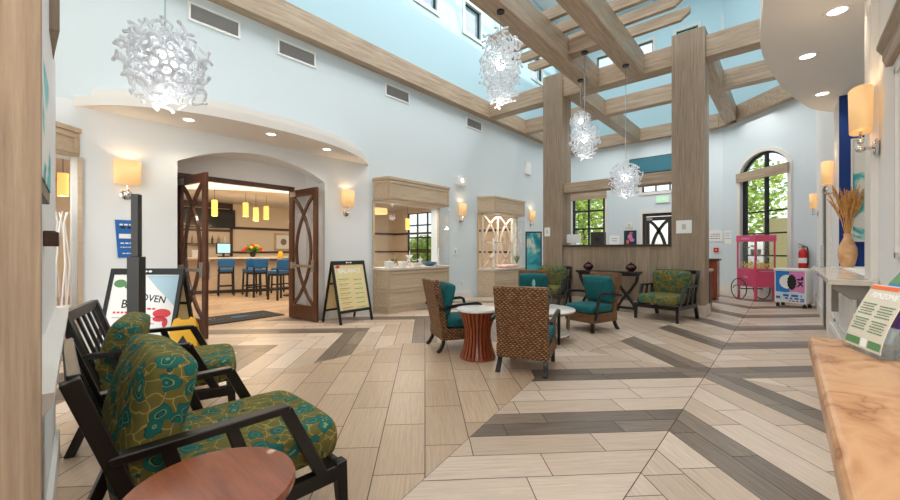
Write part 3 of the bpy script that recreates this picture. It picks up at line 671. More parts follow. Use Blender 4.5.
# ------------------------------------------------------------------ leaf-print armchairs
def print_armchair(label, loc, rot, W=.80):
    o = thing('armchair', label, 'armchair', loc, rot, 'leaf print armchairs')
    E_ = M['ebony']; h = W / 2
    for s in (-1, 1):
        MB().bar((s * (h - .03), .47, 0), (s * (h - .03), .45, .30), .04, .04, w2=.055, h2=.055).build('leg', E_, o, bevel=.004)
        MB().path([(s * (h - .03), -.43, 0), (s * (h - .03), -.31, .3), (s * (h - .03), -.315, .46), (s * (h - .03), -.465, .9)], .05, .055, (1, 0, 0)).build('leg', E_, o, bevel=.004)
        am = MB().bar((s * (h - .02), -.38, .62), (s * (h - .02), .20, .625), .055, .032).build('armrest', E_, o, bevel=.005)
        MB().bar((s * (h - .02), .19, .62), (s * (h - .03), .36, .27), .045, .05, (0, 1, 0)).build('arm_post', E_, am, bevel=.004)
        MB().bar((s * (h - .02), -.02, .615), (s * (h - .03), .1, .27), .035, .045, (0, 1, 0)).build('arm_slat', E_, am, bevel=.004)
        MB().bar((s * (h - .02), -.22, .615), (s * (h - .03), -.13, .27), .035, .045, (0, 1, 0)).build('arm_slat', E_, am, bevel=.004)
    MB().box(-h + .05, .43, .22, h - .05, .47, .29).box(-h + .05, -.33, .22, h - .05, -.29, .29).box(-h + .005, -.33, .22, -h + .05, .47, .29).box(h - .05, -.33, .22, h - .005, .47, .29).build('seat_frame', E_, o, bevel=.004)
    b = MB().bar((-h + .05, -.455, .875), (h - .05, -.455, .875), .035, .07).bar((-h + .05, -.32, .48), (h - .05, -.32, .48), .035, .05)
    for k in range(5):
        x = (-h + .14) + (W - .28) * k / 4; b.bar((x, -.325, .49), (x, -.452, .86), .03, .018, (0, 1, 0))
    b.build('back_frame', E_, o, bevel=.003)
    MB().cushion((0, .10, .385), W - .10, .80, .18, puff=.09, bulge=.04).build('seat_cushion', M['flower'], o, smooth=True, sub=1, ang=80)
    c = MB().cushion((0, 0, 0), W - .10, .50, .20, puff=.26, bulge=.10)
    c.xf(Matrix.Translation((0, -.235, .665)) @ Matrix.Rotation(math.radians(75), 4, 'X')); c.build('back_cushion', M['flower'], o, smooth=True, sub=1, ang=80)
    return o
pa = print_armchair('leaf-print armchair beside the round cherry-topped table', (-2.0, .60, 0), -3)
pb = dup(pa, (-3.62, .76, 0), -17, 'leaf-print armchair beside the yellow wet floor sign, further along the near wall')
for q in pb.children:
    if q.name.startswith('back_cushion'): q.location.z -= .10; q.location.y += .01
dup(pa, (-1.74, 8.27, 0), 169, 'leaf-print armchair against the half wall, on the right of the dark console')
dup(pa, (-4.22, 8.36, 0), 187, 'leaf-print armchair behind a wicker chair, on the left of the dark console')

# ------------------------------------------------------------------ wicker armchairs
def wicker_chair(label, loc, rot):
    o = thing('wicker_armchair', label, 'armchair', loc, rot, 'wicker armchairs with teal cushions')
    wk = M['wicker']; eb = M['ebony']
    bk = MB().ext([(-.27, -.30, .27), (.27, -.30, .27), (.285, -.43, .915), (-.285, -.43, .915)], (0, .085, .012)); bk.build('backrest', wk, o, bevel=.02, seg=3)
    MB().box(-.28, -.31, .15, .28, .31, .30).build('seat_base', wk, o, bevel=.02, seg=3)
    for s in (-1, 1):
        MB().path([(s * .24, .27, .16), (s * .24, .275, .08), (s * .24, .28, 0)], .045, .045, (1, 0, 0)).build('leg', eb, o, bevel=.005)
        MB().path([(s * .24, -.27, .17), (s * .245, -.285, .1), (s * .25, -.32, .04), (s * .25, -.36, 0)], .042, .045, (1, 0, 0)).build('leg', eb, o, bevel=.004)
        MB().path([(s * .31, -.36, .56), (s * .315, -.1, .60), (s * .315, .16, .615), (s * .315, .2, .60), (s * .312, .23, .5), (s * .305, .29, .2)], .04, .034, (1, 0, 0)).build('armrest', eb, o, bevel=.006)
    MB().cushion((0, .055, .365), .54, .60, .14, puff=.22, bulge=.06).build('seat_cushion', M['teal'], o, smooth=True, sub=1, ang=80)
    c = MB().cushion((0, 0, 0), .53, .44, .16, puff=.3, bulge=.1); c.xf(Matrix.Translation((0, -.205, .655)) @ Matrix.Rotation(math.radians(76), 4, 'X'))
    c.build('back_pillow', M['teal'], o, smooth=True, sub=1, ang=80)
    return o
wc = wicker_chair('wicker armchair seen from behind, its woven back towards us', (-2.20, 3.83, 0), 18.5)
dup(wc, (-3.36, 3.98, 0), -30, 'wicker armchair on the far side of the fluted drum table, facing the coffee table')
dup(wc, (-2.44, 6.30, 0), 164, 'wicker armchair with a wide open teal seat, near the dark console')
dup(wc, (-3.42, 6.15, 0), 208, 'wicker armchair behind the round coffee table, facing us')

# ------------------------------------------------------------------ tables
def drum_table(name, label, loc, R0, H, top, rim):
    o = thing(name, label, 'table', loc)
    N_ = 26; prof = [(R0 * .80, .02), (R0 * .66, H * .2), (R0 * .56, H * .42), (R0 * .58, H * .6), (R0 * .76, H * .85), (R0 * .88, H - .03)]
    MB().lathe([(r * .93, z) for r, z in prof], 32).build('core', M['darkwood'], o, smooth=True)
    for k in range(N_):
        t = 2 * PI * k / N_; pts = [(r * math.cos(t), r * math.sin(t), z) for r, z in prof]
        n_ = (-math.sin(t), math.cos(t), 0); mb = MB(); pts = [Vector(p) for p in pts]; v = []; fs = []
        for i, p in enumerate(pts):
            rad = Vector((math.cos(t), math.sin(t), 0)); w = 2 * PI * prof[i][0] / N_ * .42
            for a, b in ((-w, -.012), (w, -.012), (w * .75, .014), (-w * .75, .014)): v.append(p + Vector(n_) * a + rad * b)
        for i in range(len(pts) - 1):
            for j in range(4): fs.append((4 * i + j, 4 * i + (j + 1) % 4, 4 * i + 4 + (j + 1) % 4, 4 * i + 4 + j))
        fs += [(3, 2, 1, 0), tuple(len(v) - 4 + j for j in range(4))]
        mb.add(v, fs).build('fluted_stave', M['cherry_z'], o, smooth=True, ang=30)
    MB().lathe([(R0 * .84, 0), (R0 * .84, .03)], 40).build('foot_ring', M['cherry_z'], o)
    MB().lathe([(.0, H - .03), (R0 * .97, H - .03), (R0, H - .022), (R0, H - .006), (R0 * .985, H), (0, H)], 48).build('tabletop', top, o, smooth=True)
    return o
drum_table('drum_table', 'fluted reddish wood drum table with a white top, between two wicker chairs', (-2.82, 3.72, 0), .255, .6, M['stone'], None)
drum_table('drum_table', 'round cherry-topped side table right beside the nearest leaf-print armchair', (-1.185, .365, 0), .21, .655, M['cherry_x'], None)
o = thing('coffee_table', 'round white-topped coffee table with bronze legs and a lower shelf', 'table', (-2.73, 5.1, 0))
MB().lathe([(0, .425), (.49, .425), (.5, .432), (.5, .447), (.49, .452), (0, .452)], 56).build('tabletop', M['stone'], o, smooth=True)
MB().lathe([(0, .10), (.43, .10), (.43, .122), (0, .122)], 48).build('shelf', M['stone'], o, smooth=True)
MB().lathe([(.43, .40), (.475, .40), (.475, .424), (.43, .424)], 48, cap=False).build('apron_ring', M['bronze'], o, smooth=True)
for k in range(4):
    t = math.radians(-36 + 90 * k); MB().bar((.455 * math.cos(t), .455 * math.sin(t), 0), (.455 * math.cos(t), .455 * math.sin(t), .402), .035, .035).build('leg', M['bronze'], o, bevel=.003)
o = MB().lathe([(0, 0), (.085, 0), (.1, .03), (.1, .08), (.075, .17), (.04, .25), (.022, .3), (.03, .33), (.016, .38), (0, .4)], 24).build('glass_decanter', M['tealglass'], smooth=True)
o.location = (-2.93, 5.28, .453); tag(o, 'pale teal teardrop glass ornament standing on the coffee table', 'ornament')
# console with urns
o = thing('console_table', 'dark console table with curved crossing legs against the half wall', 'table', (-2.95, 8.56, 0), -3)
MB().box(-.66, -.17, .80, .66, .17, .85).box(-.62, -.14, .76, .62, .14, .80).build('tabletop', M['ebony'], o, bevel=.008)
for s in (-1, 1):
    for q in (-1, 1):
        pts = [(s * .40 - q * .2 * math.cos(PI * (z / .76)) - 0 * q, 0, z) for z in [.76 * i / 12 for i in range(13)]]
        MB().path([(x + s * .0, q * .045, z) for x, y, z in pts], .05, .06, (0, 1, 0)).build('leg', M['ebony'], o, bevel=.005)
MB().box(-.55, -.03, .06, .55, .03, .11).build('stretcher', M['ebony'], o, bevel=.004)
def urn(label, x, y):
    o = thing('urn', label, 'urn', (x, y, .851), 0, 'dark urns on the console')
    MB().lathe([(0, 0), (.05, 0), (.055, .015), (.10, .05), (.112, .085), (.095, .125), (.06, .145), (0, .146)], 24).build('bowl', M['urn'], o, smooth=True)
    MB().lathe([(0, .146), (.06, .146), (.064, .155), (.03, .17), (.012, .178), (.016, .19), (0, .196)], 20).build('lid', M['urn'], o, smooth=True)
urn('dark round urn on the console end beside the left column', -3.38, 8.57); urn('dark round urn on the console end beside the leaf-print chair', -2.46, 8.53)

# ------------------------------------------------------------------ wall lamps
def sconce(label, loc, rot):
    o = thing('wall_sconce', label, 'lamp', loc, rot, 'wall sconces with drum shades')   # local +y points into the room, z=0 is shade middle
    c = M['chrome']
    bp = MB().lathe([(0, 0), (.065, 0), (.065, .012), (.045, .022), (0, .022)], 24); bp.xf(Matrix.Translation((0, .002, -.28)) @ Matrix.Rotation(-PI / 2, 4, 'X')); bp.build('backplate', c, o, smooth=True)
    MB().tube([(0, .02, -.28), (0, .085, -.28)], .012).sphere((0, .085, -.28), .028).sphere((0, .085, -.225), .02).tube([(0, .085, -.28), (0, .085, -.15)], .009).build('arm', c, o, smooth=True)
    sh = MB(); R = .105; seg = 40; v = []; fs = []
    for z, r in ((-.155, R * .92), (.155, R)):
        for k in range(seg): v.append((1.38 * r * math.cos(2 * PI * k / seg), .085 + .62 * r * math.sin(2 * PI * k / seg), z))
    for k in range(seg): fs.append((k, (k + 1) % seg, seg + (k + 1) % seg, seg + k))
    so = sh.add(v, fs).build('lamp_shade', M['shade'], o, smooth=True); sm = so.modifiers.new('S', 'SOLIDIFY'); sm.thickness = .004
    MB().sphere((0, .085, -.03), .03).build('bulb', M['globe'], o, smooth=True)
    l = bpy.data.lights.new('sconce_light', 'POINT'); l.energy = 5; l.color = (1, .74, .45); l.shadow_soft_size = .03
    lo = bpy.data.objects.new('sconce_light', l); COL.objects.link(lo); lo.parent = o; lo.location = (0, .085, .03)
    return o
def dsconce(label, loc, rot): return dup(SC0, loc, rot, label)
SC0 = sconce('lit wall sconce above the small blue poster', (XL, .99, 2.30), -90)
dsconce('lit wall sconce above the menu easel sign, by the bar doors', (XL, 4.31, 2.30), -90)
dsconce('lit wall sconce between the two display cases', (XL, 7.82, 2.36), -90)
dsconce('lit wall sconce above the teal framed poster', (XL, 11.5, 2.45), -90)
dsconce('lit wall sconce on the white pilaster beside the blue niche', (XR - .01, 4.16, 2.33), 90)
dsconce('lit wall sconce on the white wall just past the blue niche', (XR, 7.6, 2.38), 90)
dsconce('lit wall sconce on the far end of the white wall, above the grey door', (XR, 11.6, 2.37), 90)

# recessed lights ------------------------------------------------------------
def can(label, x, y, z, grp, e=22):
    o = thing('recessed_downlight', label, 'ceiling light', (x, y, z), 0, grp)
    MB().lathe([(.062, -.004), (.092, -.006), (.095, 0), (.062, 0)], 32, cap=False).build('trim_ring', M['whitep'], o, smooth=True)
    MB().lathe([(0, -.001), (.062, -.001), (.062, -.0005), (0, -.0005)], 28).build('lens', M['downlight'], o)
    l = bpy.data.lights.new('can_light', 'SPOT'); l.energy = e; l.color = (1, .83, .62); l.spot_size = math.radians(125); l.spot_blend = .8; l.shadow_soft_size = .06
    lo = bpy.data.objects.new('can_light', l); COL.objects.link(lo); lo.parent = o; lo.location = (0, 0, -.03)
can('recessed light in the canopy next to the big glass chandelier', -6.05, 1.57, 3.05, 'canopy recessed lights')
can('recessed light in the middle of the canopy above the bar doors', -5.87, 2.59, 3.05, 'canopy recessed lights')
can('recessed light at the canopy end near the menu easel sign', -6.03, 3.62, 3.05, 'canopy recessed lights')
can('recessed light in the round white soffit, topmost and biggest of three', .31, 4.56, 3.3, 'soffit recessed lights', 14)
can('recessed light in the round white soffit, between two others', .15, 5.42, 3.3, 'soffit recessed lights', 14)
can('recessed light in the round white soffit, closest to the blue niche', .33, 6.85, 3.3, 'soffit recessed lights', 14)

# ------------------------------------------------------------------ chandeliers of curled glass
TEN = []
for k in range(9):
    rr = random.Random(100 + k); pts = []; ph = rr.random() * 6; amp = rr.uniform(.032, .05); fq = rr.uniform(9, 14) * rr.choice((-1, 1)); n_ = 20
    for i in range(n_):
        q = i / (n_ - 1); a_ = amp * min(1, q * 2.2); pts.append((a_ * math.sin(ph + fq * q), a_ * math.cos(ph + fq * q), .21 * q))
    mb = MB().tube(pts, [.0105 + .004 * (q / n_) for q in range(n_)], 6); mb.sphere(pts[-1], .0165, 8, 5)
    me = bpy.data.meshes.new('glass_tendril'); me.from_pydata(mb.v, [], mb.f); me.materials.append(M['murano'])
    for p in me.polygons: p.use_smooth = True
    TEN.append(me)
def chandelier(label, c, w, h, ztop, n, size, en, seed):
    rr = random.Random(seed)
    o = thing('glass_chandelier', label, 'chandelier', (c[0], c[1], c[2]), 0, 'curled glass chandeliers')
    cr = min(w, h) * .5 - .17 * size; cr = max(cr, .07)
    core = MB().sphere((0, 0, h * .06), cr * .5, 20, 12, 1.25).build('lamp_globe', M['globe'], o, smooth=True)
    MB().tube([(0, 0, h * .3), (0, 0, ztop - c[2])], .006).build('cord', M['chrome'], o)
    MB().lathe([(0, ztop - c[2] - .03), (.06, ztop - c[2] - .03), (.065, ztop - c[2]), (0, ztop - c[2])], 20).build('ceiling_rose', M['black'], o, smooth=True)
    MB().lathe([(0, h * .3), (.05, h * .3), (.05, h * .3 + .05), (0, h * .3 + .05)], 16).build('cap', M['chrome'], o, smooth=True)
    for k in range(n):
        z = 1 - 2 * (k + .5) / n; t = k * 2.39996; s = math.sqrt(1 - z * z)
        d = Vector((s * math.cos(t), s * math.sin(t), z * 1.0)).normalized()
        droop = Vector((d.x, d.y, d.z * .7 - .35 * rr.random())).normalized()
        kr = .55 + .5 * ((k * 7) % 10) / 10; base = Vector((d.x * cr * kr, d.y * cr * kr, d.z * (h * .5 - .16 * size) * (.8 + .2 * kr)))
        q = bpy.data.objects.new('glass_tendril', TEN[(k * 5 + seed) % 9]); COL.objects.link(q); q.parent = o
        q.location = base; R_ = droop.to_track_quat('Z', 'Y').to_euler(); q.rotation_euler = R_; kk = size * rr.uniform(.85, 1.15)
        q.scale = (kk, kk, kk)
    l = bpy.data.lights.new('chandelier_light', 'POINT'); l.energy = en * .3; l.color = (1, .97, .92); l.shadow_soft_size = cr * .7
    lo = bpy.data.objects.new('chandelier_light', l); COL.objects.link(lo); lo.parent = o; lo.location = (0, 0, -h * .55)
chandelier('curled glass chandelier hanging before the canopy, largest of all', (-3.65, .79, 2.74), .58, .60, ZT, 100, .84, 12, 1)
chandelier('long curled glass chandelier hanging from the big timber beam against the blue wall', (-3.38, 5.05, 4.14), .64, 1.15, BZ0, 100, 1.0, 20, 2)
chandelier('small curled glass chandelier beside the left column, higher of a close pair', (-3.43, 8.26, 4.1), .42, .50, BZ0, 80, .66, 8, 3)
chandelier('small curled glass chandelier beside the left column, lower of a close pair', (-2.98, 7.37, 3.43), .54, .68, BZ0 + .12, 84, .85, 8, 4)
chandelier('small curled glass chandelier hanging in front of the half wall opening', (-2.47, 8.2, 2.73), .58, .68, BZ0, 84, .9, 8, 5)

# ------------------------------------------------------------------ air grilles
def grille(label, y, w):
    o = thing('air_grille', label, 'vent', (XL, y, 4.62), 0, 'air grilles high on the blue wall')
    MB().box(0, 0, 0, .02, w, .03).box(0, 0, .24, .02, w, .27).box(0, 0, .03, .02, .03, .24).box(0, w - .03, .03, .02, w, .24).build('frame', M['whitep'], o)
    s = MB().box(0, .03, .03, .004, w - .03, .24)
    for k in range(14): s.bar((.01, .03, .04 + k * .0148), (.01, w - .03, .04 + k * .0148), .010, .003, (.4, 0, 1))
    s.build('louvres', M['louvre'], o)
grille('air grille on the blue wall, largest and closest to the big chandelier', 1.68, .70); grille('air grille on the blue wall, second from the big chandelier', 2.97, .70)
grille('air grille on the blue wall, third from the big chandelier', 5.29, .70); grille('air grille on the blue wall, smallest and closest to the left column', 8.06, .70)

# ------------------------------------------------------------------ oak display cases built into the wall
def showcase(label, ya, yb, yc, yd, zb, ztop=2.80, zh=2.33, x1=-6.08, glass_top=None, base_m='case_x', box=False):
    """plan: wall(ya) - front corner(yb) - front corner(yc) - wall(yd)"""
    o = thing('display_case', label, 'display case', (XL, (ya + yd) / 2, 0)); og = o.location
    P = [(XL + .001, ya), (x1, yb), (x1, yc), (XL + .001, yd)]
    segs = list(zip(P[:-1], P[1:])); cm = M[base_m]
    def prism_(name, z0, z1, g, m, par=o, bev=.004): return MB().prism([(XL + .001, ya - g), (x1 + g, yb - g * .5), (x1 + g, yc + g * .5), (XL + .001, yd + g)], z0, z1).build(name, m, par, org=og, bevel=bev)
    hd = prism_('header', zh, ztop - .06, .0, cm); prism_('cornice', ztop - .06, ztop, .02, cm)
    bs = prism_('base_cabinet', 0, zb - .05, .0, cm); prism_('counter_ledge', zb - .05, zb, .025, M['white_oak'])
    def panels(par, z0, z1, nm):
        for a, b in segs:
            a = Vector((*a, 0)); b = Vector((*b, 0)); d = (b - a).normalized(); n_ = Vector((d.y, -d.x, 0)); L = (b - a).length; w = .05
            if L < .2: continue
            mb = MB()
            for u0, u1, za, zc in ((.02, L - .02, z0, z0 + w), (.02, L - .02, z1 - w, z1), (.02, .02 + w, z0 + w, z1 - w), (L - .02 - w, L - .02, z0 + w, z1 - w)):
                mb.ext([a + d * u0 + up * za, a + d * u1 + up * za, a + d * u1 + up * zc, a + d * u0 + up * zc], n_ * .012)
            mb.build(nm, cm, par, org=og, bevel=.003)
    panels(hd, zh + .03, ztop - .08, 'panel_frame'); panels(bs, zb * .52, zb - .08, 'panel_frame'); panels(bs, .12, zb * .5, 'panel_frame')
    for (x, y), w in ((P[0], .05), (P[3], .05)): MB().box(x, y - .02, zb, x + .035, y + .02, zh).build('post', cm, o, org=og)
    l = bpy.data.lights.new('case_light', 'AREA'); l.shape = 'RECTANGLE'; l.size = .2; l.size_y = max(yc - yb - .3, .3); l.energy = 14; l.color = (1, .93, .82)
    lo = bpy.data.objects.new('case_light', l); COL.objects.link(lo); lo.parent = o; lo.location = (.2, 0, zh - .02)
    for i, (a, b) in enumerate(segs):
        a = Vector((*a, 0)); b = Vector((*b, 0)); d = (b - a).normalized(); n_ = Vector((d.y, -d.x, 0))
        MB().ext([a + up * zb, b + up * zb, b + up * zh, a + up * zh], n_ * -.006).build('glass_pane', M['glass'], o, org=og)
    return o
showcase('oak display case with clear glass, between the menu easel sign and a sconce', 4.97, 5.04, 6.9, 6.97, .93)
c2 = showcase('oak display case with curved lattice inside, beside the teal framed poster', 8.56, 8.80, 10.42, 10.62, .78)
showcase('oak display case at the left edge, above the leaf-print chairs', -1.0, -.85, .18, .55, .62, 2.78, 2.43, -6.2)

def marks(name, rects, m, parent, MM, t=.0012):
    mb = MB()
    for x0, y0, x1, y1 in rects: mb.box(x0, y0, 0, x1, y1, t)
    return mb.xf(MM).build(name, m, parent)
def poly_mark(name, polys, m, parent, MM, t=.0012):
    mb = MB()
    for p in polys: mb.ext([(x, y, 0) for x, y in p], (0, 0, t))
    return mb.xf(MM).build(name, m, parent)
def ell(cx, cy, rx, ry, n=24): return [(cx + rx * math.cos(2 * PI * k / n), cy + ry * math.sin(2 * PI * k / n)) for k in range(n)]
def words(x0, x1, y, h, rr):
    out = []; x = x0
    while x < x1:
        w = rr.uniform(.4, 1.2) * h * 2; out.append((x, y, min(x + w, x1), y + h)); x += w + h * .7
    return out
def merge(dst, objs):
    for o in objs:
        pass

# ------------------------------------------------------------------ easel signs
def easel(label, loc, rot, pr, W=.70, H=1.10, D=.52):
    """A-frame poster sign; local +y is the way the poster faces"""
    o = thing('easel_sign', label, 'sign', loc, rot); h = W / 2
    tl = math.atan2(D * .5, H); F = frameM((0, D / 2, 0), (-1, 0, 0), (0, -D / 2, H))    # sheet frame: x to the viewer's right, y up the slope
    L = math.hypot(D / 2, H)
    fr = MB()
    for s in (-1, 1): fr.box(s * h - .022, 0, -.015, s * h + .022, L, .015)
    fr.box(-h, L - .07, -.015, h, L, .0155).box(-h, .19, -.014, h, .24, .0145)
    fr.xf(F).build('front_frame', M['black'], o, bevel=.003)
    G = frameM((0, -D / 2, 0), (-1, 0, 0), (0, D / 2, H)); bk = MB()
    for s in (-1, 1): bk.box(s * h - .02, 0, -.012, s * h + .02, L - .03, .012)
    bk.box(-h, .2, -.012, h, .24, .012).box(-h, L * .62, -.012, h, L * .62 + .03, .012)
    bk.xf(G).build('rear_frame', M['black'], o, bevel=.003)
    MB().box(-h + .02, .24, -.004, h - .02, L - .07, .004).xf(F).build('poster', pr, o)
    MB().box(-h + .02, .24, -.004, h - .02, L - .07, .004).xf(G).build('rear_poster', M['menu'], o)
    return o, F @ Matrix.Translation((0, 0, .0045)), L
o, F, L = easel('black easel sign with a yellow BALANCE menu between bar doors and display case', (-6.08, 4.08, 0), -86, M['menu'])
text('lettering', 'BALANCE', .115, M['paper'], o, F @ Matrix.Translation((0, L - .19, 0)))
rr = random.Random(3); rc = []; rc2 = []
for k in range(7):
    y = L - .34 - k * .085
    rc += words(-.27, -.05, y, .012, rr) + words(.06, .25, y - .02, .012, rr); rc2 += words(-.27, -.1, y - .03, .008, rr)
marks('menu_lines', rc, M['greenink'], o, F); marks('menu_lines', rc2, M['orangeink'], o, F)
poly_mark('emblem', [ell(-.045, L - .035, .018, .014, 12), ell(0, L - .035, .02, .008, 12), ell(.045, L - .035, .018, .014, 12)], M['paper'], o, F @ Matrix.Translation((0, 0, .012)))
poly_mark('fruit_picture', [ell(-.25, L - .11, .05, .025)], M['redink'], o, F)
o, F, L = easel('black easel sign with a red and white drinks poster, behind the black post', (-5.42, 1.02, 0), 221, M['paper'], W=.78, H=1.09)
text('lettering', 'B', .13, M['ink'], o, F @ Matrix.Translation((-.19, L - .40, 0)))
text('lettering', 'OVEN', .105, M['ink'], o, F @ Matrix.Translation((.12, L - .34, 0)) @ Matrix.Rotation(-.12, 4, 'Z'))
text('lettering', 'FUSION', .06, M['redink'], o, F @ Matrix.Translation((.06, L - .78, 0)))
poly_mark('splash_picture', [ell(.24, L - .5, .1, .05), ell(.22, L - .56, .07, .03), ell(.29, L - .6, .03, .05), ell(-.02, L - .9, .12, .03), ell(-.14, L - .88, .1, .03)], M['redink'], o, F)
poly_mark('leaf_picture', [ell(-.28, L - .17, .07, .045), ell(-.17, L - .2, .06, .03)], M['greenink'], o, F)
poly_mark('blue_background', [[(.0, L - .08), (.36, L - .08), (.36, L - .42), (.28, L - .34), (.14, L - .22)]], M['bluesign'] if False else mat('pale blue print', srgb(170, 200, 216), .5), o, F)
marks('menu_lines', words(-.3, -.1, L - .5, .02, rr) + words(-.02, .16, L - .46, .02, rr) + words(-.02, .17, L - .62, .018, rr), M['redink'], o, F)
marks('menu_lines', words(-.3, .16, L - .55, .006, rr) + words(-.02, .16, L - .67, .006, rr), M['ink'], o, F)
poly_mark('emblem', [ell(-.02, L - .035, .03, .012, 12), ell(.04, L - .035, .02, .012, 12)], M['paper'], o, F @ Matrix.Translation((0, 0, .012)))
# black post stand
o = thing('sign_post', 'tall slim black post standing behind the leaf-print armchairs', 'post', (-4.75, .80, 0), 48)
MB().box(-.16, -.19, 0, .16, .19, .02).build('base_plate', M['black'], o, bevel=.004); MB().box(-.055, -.05, .02, .055, .05, 1.235).build('lower_post', M['black'], o, bevel=.004)
MB().box(-.032, -.03, 1.235, .032, .03, 1.84).build('upper_post', M['black'], o, bevel=.003)
# teal poster stand near the left column
o = thing('poster_stand', 'black framed poster stand with a teal sea picture beside the left column', 'sign', (-4.98, 8.97, 0), 221)
fb = MB().box(-.21, -.02, .06, -.18, .02, 1.78).box(.18, -.02, .06, .21, .02, 1.78).box(-.18, -.02, 1.75, .18, .02, 1.78).box(-.18, -.02, .06, .18, .02, .1); fb.build('frame', M['black'], o, bevel=.003)
MB().box(-.18, -.006, .1, .18, .012, 1.75).build('poster', M['seaprint'], o); MB().box(-.22, -.17, 0, .22, .17, .06).build('foot', M['black'], o, bevel=.005)
# yellow wet floor signs
def wet(label, loc, rot, D):
    o = thing('wet_floor_sign', label, 'safety sign', loc, rot); H = .62
    for s in (-1, 1):
        F = frameM((0, s * D / 2, 0), (-s, 0, 0), (0, -s * D / 2, H)); L = math.hypot(D / 2, H); F = F @ Matrix.Translation((0, 0, 0))
        p = MB().ext([(-.15, 0, -.006), (-.06, 0, -.006), (-.05, .09, -.006), (.05, .09, -.006), (.06, 0, -.006), (.15, 0, -.006), (.115, L - .1, -.006), (.09, L - .02, -.006), (.05, L, -.006), (.035, L - .03, -.006), (-.035, L - .03, -.006), (-.05, L, -.006), (-.09, L - .02, -.006), (-.115, L - .1, -.006)], (0, 0, .012)); p.v = p.v
        q = p.xf(F).build('board', M['yellow'], o, bevel=.004)
        T = F @ Matrix.Translation((0, 0, .0075))
        poly_mark('warning_triangle', [[(-.07, .34), (.07, .34), (0, .46)]], M['ink'], q, T); marks('warning_lines', [(-.07, .25, .07, .275), (-.06, .2, .06, .22)], M['redink'], q, T)
    return o
wet('yellow plastic wet floor sign standing open before the bar doors', (-4.60, 1.16, 0), 240, .34)
wet('yellow plastic wet floor sign folded beside the cherry-topped table', (-1.385, .13, 0), -6, .06)
# door mat
o = thing('door_mat', 'black door mat with a small blue emblem at the bar entrance', 'mat', (-7.93, 2.72, 0), 3)
MB().box(-.44, -.85, .003, .44, .85, .016).build('rug', M['mat'], o, bevel=.004)
T = frameM((0, 0, .0165), (0, 1, 0), (-1, 0, 0)); rr = random.Random(5)
poly_mark('emblem', [ell(.16, .02, .13, .1), ell(.3, .02, .06, .07)], mat('mat blue', srgb(52, 110, 140), .9), o, T)
marks('mat_print', words(-.62, -.2, .12, .05, rr), mat('mat grey', srgb(150, 150, 150), .9), o, T); marks('mat_print', words(-.45, .05, -.08, .04, rr) + words(.35, .7, -.05, .05, rr), mat('mat dull', srgb(96, 90, 78), .9), o, T)

# ------------------------------------------------------------------ wall things, left side
o = thing('wall_notice', 'small blue tapered notice on the white wall under a sconce', 'notice', (XL + .001, 1.01, 1.2)); 
T = frameM((.012, 0, 0), (0, 1, 0), (0, 0, 1))
MB().ext([(-.105, 0, -.011), (.105, 0, -.011), (.135, .49, -.011), (-.135, .49, -.011)], (0, 0, .01)).xf(T).build('board', M['bluesign'], o)
marks('print', [(-.095, .25, .085, .31)] + words(-.09, .09, .42, .02, rr) + words(-.08, .06, .18, .016, rr) + words(-.08, .07, .13, .012, rr) + words(-.06, .06, .05, .012, rr), M['paper'], o, T)
marks('print', words(-.08, .09, .38, .03, rr), M['ink'], o, T)
def plate(name, label, loc, rot, w, h, m=M['whitep'], cat='wall plate', knob=True, t=.012, mk='steel'):
    o = thing(name, label, cat, loc, rot); MB().box(-w / 2, 0, -h / 2, w / 2, t, h / 2).build('plate', m, o, bevel=.003)
    if knob: MB().box(-w * .12, t, -h * .2, w * .12, t + .006, h * .2).build('rocker', M[mk], o)
    return o
plate('emergency_light', 'small white box light high between the two display cases', (XL + .001, 7.8, 3.12), -90, .34, .2, cat='light', t=.08, mk='downlight')
plate('light_switch', 'white light switch beside the display case with beach decorations', (XL + .001, 7.6, 1.26), -90, .14, .2, mk='steel')
plate('wall_socket', 'white wall socket low between the display cases', (XL + .001, 7.9, .42), -90, .08, .12)
plate('wall_speaker', 'small white square speaker on the blue wall next to the left column', (XL + .001, 11.3, 4.0), -90, .3, .4, cat='speaker', knob=False, t=.06)
plate('switch_plate', 'white switch plate on the left wood-clad column', (-4.50, 8.799, 1.75), 180, .15, .22)
plate('switch_plate', 'wide white switch plate on the right wood-clad column', (-1.55, 8.799, 1.76), 180, .27, .26)
# near wall : framed picture and a little block
PN = lambda s, z, off=0: WA + wd * s + inn * off + up * z
o = thing('framed_picture', 'black framed picture hung edge-on on the near white wall', 'picture', PN(.24, 1.47, .001)); og = o.location
MB().ext([PN(.24, 1.47, .002), PN(.80, 1.47, .002), PN(.80, 1.89, .002), PN(.24, 1.89, .002)], inn * .026).build('frame', M['black'], o, org=og, bevel=.002)
MB().ext([PN(.30, 1.51, .0285), PN(.77, 1.51, .0285), PN(.77, 1.86, .0285), PN(.30, 1.86, .0285)], inn * .003).build('print', M['artprint'], o, org=og)
o = thing('wooden_bracket', 'dark wooden wall block below the framed picture on the near wall', 'bracket', PN(1.0, 1.31, .001)); og = o.location
MB().ext([PN(1.02, 1.315, .001), PN(1.10, 1.315, .001), PN(1.10, 1.375, .001), PN(1.02, 1.375, .001)], inn * .045).build('block', M['darkwood'], o, org=og, bevel=.003)
MB().ext([PN(1.03, 1.375, .001), PN(1.09, 1.375, .001), PN(1.09, 1.38, .001), PN(1.03, 1.38, .001)], inn * .035).build('cap', M['ebony'], o, org=og)
# clad post at the very left
o = thing('timber_column', 'wood-clad column at the extreme left edge, close to the camera', 'column', (-1.5, -.17, 0))
MB().box(-.25, -.5, .2, .25, .215, 5).build('shaft', M['oak_z'], o, bevel=.003); MB().box(-.25, -.5, 0, .25, .215, .2).build('plinth', M['oak_z'], o, bevel=.003)

